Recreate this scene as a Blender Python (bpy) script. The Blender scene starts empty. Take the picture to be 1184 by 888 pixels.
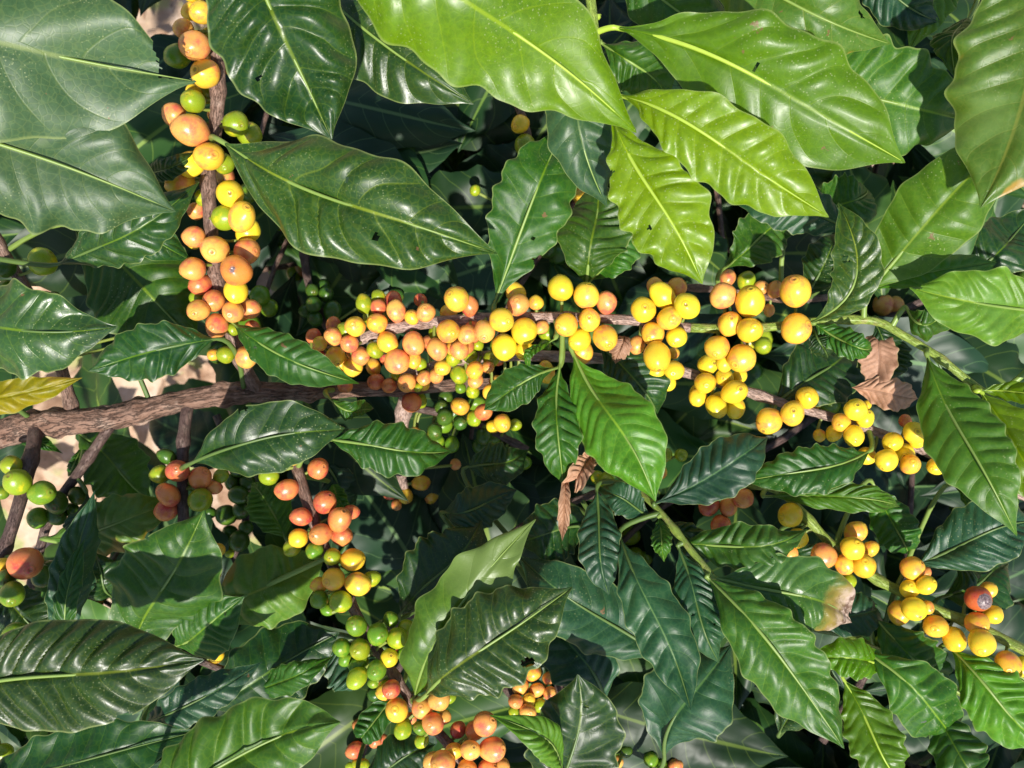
import bpy, math, random
import numpy as np
from mathutils import Vector, Matrix, noise

random.seed(7)
C = bpy.context.scene.collection
F = 1025.0          # focal length in pixels of the 1184 px wide photograph
CAMZ = 1.45

def P(x, y, d):
    """point seen at pixel (x, y), d metres below the camera (which looks straight down)"""
    return Vector(((x - 592) / F * d, -(y - 444) / F * d, CAMZ - d))

# ------------------------------------------------------------------ helpers
def link(o, parent=None):
    C.objects.link(o)
    if parent: o.parent = parent
    return o
def mesh_obj(name, verts, faces, mat, parent=None, uvs=None, smooth=True, vein=None):
    me = bpy.data.meshes.new(name)
    me.from_pydata([tuple(v) for v in verts], [], faces)
    if smooth:
        me.polygons.foreach_set('use_smooth', [True] * len(me.polygons))
    if uvs is not None:
        uv = me.uv_layers.new(name='UVMap')
        li = np.empty(len(me.loops), dtype=np.int32)
        me.loops.foreach_get('vertex_index', li)
        uv.data.foreach_set('uv', np.asarray(uvs, dtype=np.float32)[li].ravel())
    if vein is not None:
        uv2 = me.uv_layers.new(name='Vein')
        uv2.data.foreach_set('uv', np.asarray(vein, dtype=np.float32)[li].ravel())
    me.materials.append(mat)
    me.update()
    return link(bpy.data.objects.new(name, me), parent)
def empty(name, loc, label, cat, group=None):
    o = bpy.data.objects.new(name, None); o.empty_display_size = .02
    o.location = loc; o['label'] = label; o['category'] = cat
    if group: o['group'] = group
    return link(o)
def catmull(pts, n):
    """pts: list of tuples; resample smoothly, n steps per segment"""
    p = np.array(pts, dtype=float); q = np.vstack([2*p[0]-p[1], p, 2*p[-1]-p[-2]])
    out = []
    for i in range(1, len(q) - 2):
        for k in range(n):
            t = k / n
            out.append(.5*((2*q[i]) + (-q[i-1]+q[i+1])*t + (2*q[i-1]-5*q[i]+4*q[i+1]-q[i+2])*t*t + (-q[i-1]+3*q[i]-3*q[i+1]+q[i+2])*t**3))
    out.append(p[-1]); return np.array(out)
def tube(name, pts, rad, mat, parent, seg=12, rough=0.0, seed=0, inv=None, cap=True):
    """pts: list of Vector, rad: list; a round tube with UV (metres along, around)"""
    vs, uvs, fs = [], [], []
    n = len(pts); L = 0
    T0 = (pts[1]-pts[0]).normalized()
    a = T0.orthogonal().normalized()
    for i, p in enumerate(pts):
        T = (pts[min(i+1, n-1)] - pts[max(i-1, 0)]).normalized()
        a = (a - T*a.dot(T)).normalized(); b = T.cross(a)
        if i: L += (p-pts[i-1]).length
        for k in range(seg+1):
            th = 2*math.pi*k/seg
            r = rad[i]
            if rough:
                kk = k % seg; t2 = 2*math.pi*kk/seg
                q = Vector((math.cos(t2)*1.1+seed*3.1, math.sin(t2)*1.1, L*28))
                q2 = Vector((math.cos(t2)*4+seed, math.sin(t2)*4, L*70))
                r *= 1 + rough*(noise.noise(q)*1.2 + noise.noise(q2)*.6)
                if rough > .15:
                    fr = (L % .037)/.037; r *= 1 + .10*math.exp(-((fr-.5)*.037/.0022)**2) - .05*math.exp(-((fr-.62)*.037/.0015)**2)
                    cd = noise.voronoi(Vector((math.cos(t2)*2.2, math.sin(t2)*2.2, L*75)))[0]
                    r *= 1 + .16*(min(.25, cd[1]-cd[0])-.12) + .05*noise.noise(Vector((math.cos(t2)*7, math.sin(t2)*7, L*260)))
            v = p + a*(math.cos(th)*r) + b*(math.sin(th)*r)
            if inv is not None: v = inv @ v
            vs.append(v); uvs.append((L, k/seg))
    for i in range(n-1):
        for k in range(seg):
            s = seg+1
            fs.append((i*s+k, i*s+k+1, (i+1)*s+k+1, (i+1)*s+k))
    if cap:
        fs.append(tuple(range(seg-1, -1, -1))); fs.append(tuple((n-1)*(seg+1)+k for k in range(seg)))
    return mesh_obj(name, vs, fs, mat, parent, uvs)

# ------------------------------------------------------------------ materials
class NT:
    def __init__(s, name):
        s.m = bpy.data.materials.new(name); s.m.use_nodes = True
        s.t = s.m.node_tree; s.t.nodes.clear()
        s.out = s.n('ShaderNodeOutputMaterial')
    def n(s, k, **kw):
        o = s.t.nodes.new(k)
        for a, b in kw.items(): setattr(o, a, b)
        return o
    def l(s, a, b): s.t.links.new(a, b)
    def put(s, sock, v):
        if isinstance(v, bpy.types.NodeSocket): s.l(v, sock)
        elif isinstance(v, (tuple, list)): sock.default_value = (*v, 1) if len(v) == 3 and sock.type == 'RGBA' else v
        else: sock.default_value = v
    def math(s, op, a, b=0.0, c=None, clamp=False):
        o = s.n('ShaderNodeMath', operation=op, use_clamp=clamp)
        s.put(o.inputs[0], a); s.put(o.inputs[1], b)
        if c is not None: s.put(o.inputs[2], c)
        return o.outputs[0]
    def ramp(s, v, lo, hi, a=0.0, b=1.0):
        o = s.n('ShaderNodeMapRange', interpolation_type='SMOOTHSTEP'); s.put(o.inputs[0], v)
        for i, q in zip((1, 2, 3, 4), (lo, hi, a, b)): o.inputs[i].default_value = q
        return o.outputs[0]
    def mix(s, f, a, b, bt='MIX'):
        o = s.n('ShaderNodeMix', data_type='RGBA', blend_type=bt)
        s.put(o.inputs[0], f); s.put(o.inputs[6], a); s.put(o.inputs[7], b)
        return o.outputs[2]
    def noise(s, vec, scale, det=3, rough=.55, dim='3D', w=None):
        o = s.n('ShaderNodeTexNoise', noise_dimensions='4D' if w is not None else '3D')
        s.l(vec, o.inputs['Vector']); o.inputs['Scale'].default_value = scale
        o.inputs['Detail'].default_value = det; o.inputs['Roughness'].default_value = rough
        if w is not None: s.put(o.inputs['W'], w)
        return o.outputs[0]
    def bump(s, h, st, dist, nrm=None):
        o = s.n('ShaderNodeBump'); s.put(o.inputs['Height'], h)
        o.inputs['Strength'].default_value = st; o.inputs['Distance'].default_value = dist
        if nrm: s.l(nrm, o.inputs['Normal'])
        return o.outputs[0]
    def bsdf(s, **kw):
        o = s.n('ShaderNodeBsdfPrincipled')
        for k, v in kw.items(): s.put(o.inputs[k.replace('_', ' ')], v)
        return o

def leaf_mat(name, col, col2, vein, rough=.34, transl=.22, tcol=None, speck=.5, decay=0.0, back=None, hue=.03, veinamt=.55, coat=0.0, nec=None, gate=(.50, .66), tip=None):
    s = NT(name)
    uv = s.n('ShaderNodeUVMap', uv_map='UVMap').outputs[0]
    sep = s.n('ShaderNodeSeparateXYZ'); s.l(uv, sep.inputs[0])
    u, v = sep.outputs[0], sep.outputs[1]
    av = s.math('ABSOLUTE', s.math('MULTIPLY_ADD', v, 2.0, -1.0))
    info = s.n('ShaderNodeObjectInfo'); rnd = info.outputs['Random']
    oc = s.n('ShaderNodeTexCoord').outputs['Object']
    w = s.math('MULTIPLY', rnd, 40.0)
    # lateral veins: same curve as the ribs in the mesh
    v2 = s.n('ShaderNodeSeparateXYZ'); s.l(s.n('ShaderNodeUVMap', uv_map='Vein').outputs[0], v2.inputs[0]); ph = v2.outputs[0]
    fr = s.math('ABSOLUTE', s.math('SUBTRACT', s.math('FRACT', s.math('ADD', ph, .5)), .5))
    lat = s.ramp(fr, 0.0, .04, 1.0, 0.0)
    lat = s.math('MULTIPLY', lat, s.ramp(av, .80, .97, 1.0, 0.0))
    mid = s.ramp(av, .010, .04, 1.0, 0.0)
    vo = s.n('ShaderNodeTexVoronoi', feature='DISTANCE_TO_EDGE'); s.l(oc, vo.inputs['Vector']); vo.inputs['Scale'].default_value = 330
    net = s.ramp(vo.outputs['Distance'], 0.0, .12, 1.0, 0.0)
    big = s.noise(oc, 28, 4, .6, w=w)
    c = s.mix(s.ramp(big, .35, .68), col, col2)
    fine = s.noise(oc, 420, 3, .6)
    c = s.mix(s.math('MULTIPLY', s.ramp(fine, .35, .7), .22), c, tuple(min(1, q*1.8+.01) for q in col2))
    c = s.mix(s.math('MULTIPLY', net, .10), c, vein)
    c = s.mix(s.math('MULTIPLY', lat, veinamt*.38), c, vein)
    c = s.mix(s.math('MULTIPLY', mid, veinamt), c, vein)
    hs = s.n('ShaderNodeHueSaturation'); s.l(c, hs.inputs['Color']); hs.inputs['Saturation'].default_value = 1.16
    s.put(hs.inputs['Hue'], s.math('MULTIPLY_ADD', rnd, -hue, .5+hue*.5))
    s.put(hs.inputs['Value'], s.math('MULTIPLY_ADD', s.math('FRACT', s.math('MULTIPLY', rnd, 7.3)), .5, .78))
    c = hs.outputs[0]
    # pale dust specks
    vd = s.n('ShaderNodeTexVoronoi', feature='F1'); s.l(oc, vd.inputs['Vector']); vd.inputs['Scale'].default_value = 640
    vd.inputs['Randomness'].default_value = 1
    dot = s.math('MULTIPLY', s.ramp(vd.outputs['Distance'], .10, .26, 1.0, 0.0), s.ramp(s.noise(oc, 38, 3, .6, w=w), *gate))
    c = s.mix(s.math('MULTIPLY', dot, speck), c, (.42, .46, .22))
    c = s.mix(s.ramp(av, .955, .99, 0.0, .45), c, (.32, .38, .12))
    if tip:
        c = s.mix(s.ramp(s.math('ADD', u, s.math('MULTIPLY_ADD', s.noise(oc, 30, 3, .6), .3, -.15)), .52, .74), c, tip)
    # brown scars and dead margins
    c = s.mix(s.math('MULTIPLY', s.ramp(s.noise(oc, 16, 4, .65, w=s.math('ADD', w, 9.0)), .56, .72), .45), c, tuple(min(1, q*1.5+.012) for q in col2))
    scar = s.ramp(s.noise(oc, 75, 4, .7, w=w), .685, .705)
    c = s.mix(s.math('MULTIPLY', scar, .85), c, (.19, .10, .045))
    if decay:
        ed = s.math('ADD', s.math('MULTIPLY', av, .18), s.noise(oc, 26, 4, .6, w=w))
        c = s.mix(s.ramp(ed, .80-decay*.3, .86-decay*.3), c, (.36, .22, .03))
    rv = s.math('MULTIPLY_ADD', s.noise(oc, 45, 4, .65, w=w), .34, rough-.13)
    if nec:
        u0, u1 = nec
        d = s.math('ADD', u, s.math('MULTIPLY_ADD', s.noise(oc, 60, 4, .65), .30, -.15))
        ne = s.ramp(d, u0, u1)
        c = s.mix(s.ramp(d, u0-.08, u0+.02), c, (.26, .19, .03))
        c = s.mix(ne, c, s.mix(s.ramp(s.noise(oc, 170, 4, .7), .42, .62), (.50, .37, .29), (.13, .07, .045)))
        rv = s.math('MULTIPLY_ADD', ne, .4, rv, clamp=True)
    h = s.math('MULTIPLY_ADD', lat, -.5, s.math('MULTIPLY', net, -.12))
    h = s.math('ADD', h, s.math('MULTIPLY', fine, .18))
    h = s.math('MULTIPLY_ADD', big, .6, h)
    b = s.bump(h, .45, .0003)
    geo = s.n('ShaderNodeNewGeometry')
    bk = back or tuple(min(1, q*1.5+.02) for q in col2)
    c = s.mix(geo.outputs['Backfacing'], c, bk)
    pr = s.bsdf(Base_Color=c, Roughness=rv, Normal=b)
    pr.inputs['Specular IOR Level'].default_value = .5
    if coat:
        pr.inputs['Coat Weight'].default_value = coat; pr.inputs['Coat Roughness'].default_value = .22
    tr = s.n('ShaderNodeBsdfTranslucent'); s.put(tr.inputs[0], tcol or tuple(min(1, q*2.0) for q in col2)); s.l(b, tr.inputs['Normal'])
    ms = s.n('ShaderNodeMixShader'); ms.inputs[0].default_value = transl
    s.l(pr.outputs[0], ms.inputs[1]); s.l(tr.outputs[0], ms.inputs[2]); s.l(ms.outputs[0], s.out.inputs[0])
    return s.m

VD = (.17, .26, .04)
LM = {
 'dark':  leaf_mat('dark_leaf', (.011, .034, .010), (.019, .054, .014), VD, .38, .14, (.05, .16, .01)),  # leaf green darkened further to deepen the shade
 'gloss': leaf_mat('glossy_leaf', (.016, .042, .010), (.027, .064, .014), (.24, .30, .05), .36, .14, (.06, .17, .01), speck=.32, coat=.06, gate=(.44, .58)),
 'blue':  leaf_mat('skylight_bluish_leaf', (.013, .044, .021), (.021, .062, .026), (.13, .23, .08), .42, .14, (.04, .14, .03), speck=.35),  # skylight blue of the shaded leaves put into their colour
 'mid':   leaf_mat('green_leaf', (.025, .075, .014), (.040, .105, .018), (.22, .33, .05), .42, .20, (.08, .24, .02)),
 'light': leaf_mat('light_green_leaf', (.06, .14, .024), (.085, .19, .03), (.30, .42, .08), .42, .25, (.14, .34, .03), speck=.6),
 'bright':leaf_mat('bright_young_leaf', (.065, .155, .008), (.10, .205, .010), (.30, .42, .06), .40, .28, (.28, .50, .01), speck=.5, coat=.06, gate=(.44, .58)),
 'lime':  leaf_mat('yellow_green_leaf', (.095, .205, .004), (.14, .26, .006), (.34, .46, .05), .38, .30, (.26, .46, .01), speck=.6, coat=.10, gate=(.40, .55)),
 'dull':  leaf_mat('sky_sheen_grey_leaf', (.027, .064, .027), (.042, .084, .035), (.24, .30, .10), .42, .15, (.08, .2, .03), speck=.5, veinamt=.35),  # grey of the sky sheen mixed into the leaf colour
 'olive': leaf_mat('olive_leaf', (.07, .145, .028), (.11, .185, .042), (.34, .34, .09), .40, .25, (.22, .30, .02), speck=.5, decay=.25),  # olive lightened to stand in for a pale sheen
 'yellow':leaf_mat('yellowing_leaf', (.20, .20, .012), (.42, .29, .015), (.45, .40, .06), .42, .35, (.5, .4, .02), speck=.3, decay=.5),
 'pale':  leaf_mat('pale_tipped_leaf', (.05, .105, .02), (.11, .19, .035), (.26, .34, .07), .38, .25, (.2, .34, .04), decay=.0, tip=(.15, .23, .05)),
 'nec':   leaf_mat('scorched_leaf', (.030, .085, .022), (.045, .11, .028), (.20, .32, .06), .33, .15, (.06, .2, .02), nec=(.79, .86)),
 'dead':  leaf_mat('dried_brown_leaf', (.33, .185, .12), (.50, .32, .23), (.16, .09, .06), .60, .2, (.4, .2, .1), speck=.1, back=(.3, .19, .14), hue=.01),
 'sick':  leaf_mat('brown_edged_leaf', (.016, .040, .014), (.028, .066, .020), VD, .30, .12, (.05, .15, .01), decay=.12),
}

def simple_leaf(name, col, col2, vein, rough, transl, tcol):
    s = NT(name)
    uv = s.n('ShaderNodeUVMap', uv_map='UVMap').outputs[0]
    sep = s.n('ShaderNodeSeparateXYZ'); s.l(uv, sep.inputs[0])
    av = s.math('ABSOLUTE', s.math('MULTIPLY_ADD', sep.outputs[1], 2.0, -1.0))
    rnd = s.n('ShaderNodeObjectInfo').outputs['Random']
    oc = s.n('ShaderNodeTexCoord').outputs['Object']
    c = s.mix(s.ramp(s.noise(oc, 30, 2, .6), .35, .68), col, col2)
    v2 = s.n('ShaderNodeSeparateXYZ'); s.l(s.n('ShaderNodeUVMap', uv_map='Vein').outputs[0], v2.inputs[0]); ph = v2.outputs[0]
    fr = s.math('ABSOLUTE', s.math('SUBTRACT', s.math('FRACT', s.math('ADD', ph, .5)), .5))
    c = s.mix(s.math('MULTIPLY', s.ramp(fr, 0.0, .055, 1.0, 0.0), .3), c, vein)
    c = s.mix(s.math('MULTIPLY', s.ramp(av, .02, .07, 1.0, 0.0), .7), c, vein)
    hs = s.n('ShaderNodeHueSaturation'); s.l(c, hs.inputs['Color'])
    s.put(hs.inputs['Hue'], s.math('MULTIPLY_ADD', rnd, -.03, .515))
    s.put(hs.inputs['Value'], s.math('MULTIPLY_ADD', s.math('FRACT', s.math('MULTIPLY', rnd, 7.3)), .6, .7))
    pr = s.bsdf(Base_Color=hs.outputs[0], Roughness=rough+.04)
    pr.inputs['Specular IOR Level'].default_value = .35
    tr = s.n('ShaderNodeBsdfTranslucent'); s.put(tr.inputs[0], tcol)
    ms = s.n('ShaderNodeMixShader'); ms.inputs[0].default_value = transl
    s.l(pr.outputs[0], ms.inputs[1]); s.l(tr.outputs[0], ms.inputs[2]); s.l(ms.outputs[0], s.out.inputs[0])
    return s.m
LB = {  # background leaf colours, darkened to paint in the shade deep in the bush
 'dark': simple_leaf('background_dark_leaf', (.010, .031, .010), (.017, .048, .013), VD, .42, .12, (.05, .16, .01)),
 'blue': simple_leaf('background_skylight_leaf', (.010, .033, .014), (.015, .045, .017), (.13, .23, .08), .42, .12, (.04, .14, .03)),
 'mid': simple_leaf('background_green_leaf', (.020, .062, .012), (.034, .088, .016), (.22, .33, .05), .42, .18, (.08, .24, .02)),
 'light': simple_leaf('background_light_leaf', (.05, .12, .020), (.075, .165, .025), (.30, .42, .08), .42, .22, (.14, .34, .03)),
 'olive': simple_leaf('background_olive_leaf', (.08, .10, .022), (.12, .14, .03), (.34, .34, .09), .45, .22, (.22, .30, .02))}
def bark_mat(name, a, b, c3, rough=.75, sc=1.0, bumpd=.0012):
    s = NT(name)
    uv = s.n('ShaderNodeUVMap', uv_map='UVMap').outputs[0]
    oc = s.n('ShaderNodeTexCoord').outputs['Object']
    mp = s.n('ShaderNodeMapping'); s.l(uv, mp.inputs[0]); mp.inputs['Scale'].default_value = (190*sc, 9, 1)
    n1 = s.noise(mp.outputs[0], 1.0, 6, .65)
    n2 = s.noise(oc, 120*sc, 5, .65)
    mp2 = s.n('ShaderNodeMapping'); s.l(uv, mp2.inputs[0]); mp2.inputs['Scale'].default_value = (110*sc, 14, 1)
    n3 = s.noise(mp2.outputs[0], 1.0, 5, .7)
    col = s.mix(s.ramp(n1, .35, .65), a, b)
    col = s.mix(s.math('MULTIPLY', s.ramp(n2, .5, .68), .8), col, c3)
    crack = s.ramp(s.math('ABSOLUTE', s.math('SUBTRACT', n3, .5)), 0.0, .035, 1.0, 0.0)
    col = s.mix(s.math('MULTIPLY', crack, .6), col, tuple(q*.28 for q in a))
    h = s.math('ADD', s.math('MULTIPLY', n1, .8), s.math('MULTIPLY_ADD', n2, .5, s.math('MULTIPLY', crack, -.6)))
    pr = s.bsdf(Base_Color=col, Roughness=rough, Normal=s.bump(h, .8, bumpd))
    s.l(pr.outputs[0], s.out.inputs[0]); return s.m
BM = {
 'trunk': bark_mat('trunk_bark', (.18, .095, .062), (.29, .175, .125), (.42, .30, .23), .85, .6, .004),
 'pink':  bark_mat('pinkish_twig_bark', (.36, .24, .19), (.50, .36, .30), (.26, .15, .10), .6, 1.3, .0006),
 'brown': bark_mat('brown_twig_bark', (.17, .095, .065), (.27, .165, .125), (.36, .25, .20), .65, 1.3, .0008),
 'dark':  bark_mat('dark_twig_bark', (.085, .048, .04), (.14, .085, .07), (.20, .14, .11), .6, 1.3, .0006),
 'green': bark_mat('green_twig_skin', (.20, .30, .04), (.28, .37, .06), (.32, .30, .09), .45, 1.3, .0003),
}
def plain_green(name, c, c2):
    s = NT(name); oc = s.n('ShaderNodeTexCoord').outputs['Object']
    n = s.noise(oc, 200, 3, .6)
    pr = s.bsdf(Base_Color=s.mix(n, c, c2), Roughness=.42, Normal=s.bump(n, .3, .0003))
    s.l(pr.outputs[0], s.out.inputs[0]); return s.m
STALK = plain_green('fruit_stalk_green', (.14, .22, .03), (.30, .32, .06))
RIB = {'dark': plain_green('midrib_dark', (.07, .13, .03), (.12, .19, .04)),
       'mid': plain_green('midrib_green', (.16, .26, .05), (.24, .33, .07)),
       'bright': plain_green('midrib_bright', (.30, .44, .04), (.42, .54, .07)),
       'dead': plain_green('midrib_dry', (.16, .09, .06), (.22, .13, .09))}
RIBOF = {'dark': 'dark', 'gloss': 'mid', 'blue': 'dark', 'mid': 'mid', 'light': 'mid', 'bright': 'bright', 'lime': 'bright', 'dull': 'mid',
         'olive': 'mid', 'yellow': 'bright', 'pale': 'mid', 'nec': 'mid', 'dead': 'dead', 'sick': 'dark'}

def cherry_mat(name, a, b, fleck, amt=.5, scar=0.0):
    """a: ground colour, b: blush; object space, so the colour belongs to the fruit"""
    s = NT(name)
    oc = s.n('ShaderNodeTexCoord').outputs['Object']
    info = s.n('ShaderNodeObjectInfo'); rnd = info.outputs['Random']
    w = s.math('MULTIPLY', rnd, 60.0)
    nm = s.n('ShaderNodeVectorMath', operation='NORMALIZE'); s.l(oc, nm.inputs[0])
    sep = s.n('ShaderNodeSeparateXYZ'); s.l(nm.outputs[0], sep.inputs[0])
    big = s.math('MULTIPLY_ADD', s.math('SUBTRACT', s.noise(nm.outputs[0], 1.1, 3, .6, w=w), .5), 1.7, .5)
    f = s.ramp(s.math('ADD', big, s.math('MULTIPLY', sep.outputs[2], -.06)), .5-amt*.35, .5+.30)
    f = s.math('MULTIPLY', f, 1.0)
    c = s.mix(f, a, b)
    mot = s.noise(nm.outputs[0], 9, 3, .6, w=w)
    c = s.mix(s.math('MULTIPLY', s.ramp(mot, .5, .72), .5), c, fleck)
    hs = s.n('ShaderNodeHueSaturation'); s.l(c, hs.inputs['Color'])
    s.put(hs.inputs['Hue'], s.math('MULTIPLY_ADD', s.math('FRACT', s.math('MULTIPLY', rnd, 5.7)), .024, .488))
    s.put(hs.inputs['Value'], s.math('MULTIPLY_ADD', rnd, .26, .86))
    c = hs.outputs[0]
    # navel: ring and dark dot at +Z
    z = sep.outputs[2]
    ring = s.math('MULTIPLY', s.ramp(z, .945, .958), s.ramp(z, .966, .978, 1.0, 0.0))
    c = s.mix(s.math('MULTIPLY', ring, .35), c, (.30, .14, .03))
    dotn = s.ramp(s.math('ADD', z, s.math('MULTIPLY_ADD', mot, .02, -.01)), .988, .994)
    c = s.mix(s.math('MULTIPLY', dotn, s.math('MULTIPLY', s.math('FRACT', s.math('MULTIPLY', rnd, 11.3)), .8)), c, (.20, .10, .04))
    pit = s.ramp(s.noise(nm.outputs[0], 5, 3, .7, w=s.math('MULTIPLY', rnd, 17.0)), .735, .76)
    c = s.mix(s.math('MULTIPLY', pit, .8), c, (.10, .045, .02))
    if scar:
        sc = s.ramp(s.math('ADD', z, s.math('MULTIPLY_ADD', s.noise(nm.outputs[0], 4, 4, .7), .14, -.07)), 1-scar, 1-scar+.03)
        c = s.mix(sc, c, s.mix(s.ramp(mot, .4, .6), (.10, .07, .075), (.26, .19, .19)))
    pr = s.bsdf(Base_Color=c, Roughness=s.math('MULTIPLY_ADD', mot, .14, .22), Normal=s.bump(s.noise(nm.outputs[0], 16, 3, .6, w=w), .18, .0004))
    pr.inputs['Subsurface Weight'].default_value = .15
    pr.inputs['Subsurface Radius'].default_value = (.004, .0022, .0006)
    pr.inputs['Subsurface Scale'].default_value = .5
    s.l(pr.outputs[0], s.out.inputs[0]); return s.m
CM = {
 'Y': cherry_mat('cherry_yellow', (.94, .66, .035), (.92, .47, .035), (.62, .58, .04), .1),
 'O': cherry_mat('cherry_orange', (.92, .56, .045), (.88, .28, .08), (.82, .56, .08), .35),
 'A': cherry_mat('cherry_apricot', (.86, .40, .09), (.76, .17, .09), (.84, .46, .14), .45),
 'R': cherry_mat('cherry_pink_red', (.74, .24, .07), (.56, .07, .055), (.72, .30, .11), .55),
 'V': cherry_mat('cherry_lime', (.28, .37, .015), (.58, .48, .02), (.40, .46, .03), .0),
 'G': cherry_mat('cherry_green', (.12, .25, .014), (.26, .34, .018), (.20, .32, .03), .1),
 'D': cherry_mat('cherry_shaded_green', (.05, .12, .012), (.09, .16, .015), (.09, .17, .02), .1),  # green cherry colour darkened for fruit in shade
 'S': cherry_mat('cherry_scarred', (.72, .22, .045), (.60, .11, .05), (.72, .27, .09), .6, scar=.035),
 'Z': cherry_mat('cherry_blackened', (.55, .14, .03), (.42, .06, .04), (.6, .2, .05), .6, scar=.24),
}

def cherry_mesh(name, el, seed):
    nu, nv = 26, 18
    vs, fs = [], []
    rng = random.Random(seed); ox = rng.random()*50
    for j in range(nv+1):
        th = math.pi*j/nv if j > 4 else [0, .07, .16, .26, .42][j]
        if j > 4: th = .42 + (math.pi-.42)*(j-4)/(nv-4)
        for i in range(nu):
            ph = 2*math.pi*i/nu
            r = 1 + .045*noise.noise(Vector((math.sin(th)*math.cos(ph)+ox, math.sin(th)*math.sin(ph), math.cos(th))))*2
            dz = [-.06, -.05, .028, 0.0, 0][j] if j < 5 else 0
            x, y, z = math.sin(th)*math.cos(ph)*r, math.sin(th)*math.sin(ph)*r*.95, math.cos(th)*r
            z = z*el + dz
            if z < 0: x *= 1-.10*z*z; y *= 1-.10*z*z
            vs.append((x, y, z))
    for j in range(nv):
        for i in range(nu):
            fs.append((j*nu+i, (j+1)*nu+i, (j+1)*nu+(i+1) % nu, j*nu+(i+1) % nu))
    return vs, fs
CMESH = {}
def get_cherry(kind, var):
    k = (kind, var)
    if k not in CMESH:
        vs, fs = cherry_mesh('cherry', (1.0, 1.07, 1.14, 1.2, 1.04, 1.1)[var], var)
        me = bpy.data.meshes.new('cherry'); me.from_pydata(vs, [], fs)
        me.polygons.foreach_set('use_smooth', [True]*len(me.polygons)); me.materials.append(CM[kind]); me.update()
        CMESH[k] = me
    return CMESH[k]

# ------------------------------------------------------------------ leaf geometry
WU = np.array([0, .03, .08, .15, .23, .32, .42, .5, .6, .7, .79, .86, .915, .955, .98, 1.0])
WV = np.array([.015, .045, .19, .44, .67, .86, .97, 1, .98, .88, .70, .49, .27, .115, .05, .0])
def wprof(u): return np.interp(u, WU, WV)
VEIN = []
def smoothw(u):
    return (wprof(np.clip(u-.03, 0, 1)) + 2*wprof(u) + wprof(np.clip(u+.03, 0, 1)))/4 if True else 0
def leaf_grid(Cf, L, W, Nf, nu, nv, rib=.0016, wave=.05, nw=5.0, fold=.12, curl=.25, seed=0, bites=(), twist=0.0, curl_tip=0.0, K=10, wp=1.0, g=None):
    """Cf(u)->centre point, Nf(u)->upward normal. returns verts, uvs, faces"""
    rng = random.Random(seed); p1, p2 = rng.random()*6.3, rng.random()*6.3; g1, g2 = rng.uniform(.35, 1.2), rng.uniform(.35, 1.2)
    q1, q2 = rng.uniform(.7, 1.3), rng.uniform(.7, 1.3)
    vs, uvs, fs = [], [], []; VEIN.clear()
    if g: g1, g2 = g
    K = rng.uniform(8.0, 12.5); vp = rng.uniform(.08, .19)
    nwl = nw*rng.uniform(.85, 1.15)
    for i in range(nu+1):
        u = i/nu
        c = Cf(u); T = (Cf(min(1, u+.01)) - Cf(max(0, u-.01))).normalized()
        N = Nf(u); N = (N - T*N.dot(T)).normalized()
        if twist: N = Matrix.Rotation(twist*(u-.3), 3, T) @ N
        B = N.cross(T).normalized()   # left side (+v)
        uw = u**wp
        hw = W*.5*float(wprof(uw)*.5 + .25*wprof(max(0, uw-.025)) + .25*wprof(min(1, uw+.025)) if 0 < u < 1 else (.012 if u == 0 else 0.0))
        for j in range(nv+1):
            v = 2*j/nv - 1; a = abs(v)
            ph = p1 if v > 0 else p2; q = q1 if v > 0 else q2
            en = math.sin(2*math.pi*nwl*q*u + ph) + .45*math.sin(2*math.pi*nwl*1.9*q*u + ph*1.7)
            env = min(1, u*6)*min(1, (1-u)*6)
            inw = 1 + .075*en*a*env*min(1, wave*16)
            off = fold*a*hw - curl*hw*a*a + wave*W*.42*(a**2.4)*en*env
            k = K*(u - vp*a**1.3) + .30*noise.noise(Vector((u*5, (2 if v > 0 else -2), seed*.9)))*2 + (.42 if v > 0 else 0)
            VEIN.append((k, 0))
            rr = 1.15*abs(math.sin(math.pi*k))**.85 - .65
            off += rib*(g1 if v > 0 else g2)*rr*min(1, a*3.2)*(1-.75*a**5)*env*(hw/(W*.5)+.15)
            off += .0034*(W/.05)*noise.noise(Vector((u*3.2+seed*1.3, v*1.1, seed*.7)))*2*env
            if a < .08: off -= rib*.35
            vs.append(c + B*(v*hw*inw*(1-.06*(fold+curl)*a)) + N*off)
            uvs.append((u, v*.5+.5))
    s = nv+1
    for i in range(nu):
        for j in range(nv):
            if bites:
                u = (i+.5)/nu; v = 2*(j+.5)/nv-1; skip = False
                for (bu, bv, ru, rv) in bites:
                    an = math.atan2((v-bv)/rv, (u-bu)/ru)
                    rr = 1+.18*math.sin(an*5+bu*40)+.10*math.sin(an*11+2)
                    if ((u-bu)/ru)**2 + ((v-bv)/rv)**2 < rr*rr: skip = True
                if skip: continue
            fs.append((i*s+j, (i+1)*s+j, (i+1)*s+j+1, i*s+j+1))
    return vs, uvs, fs

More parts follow.
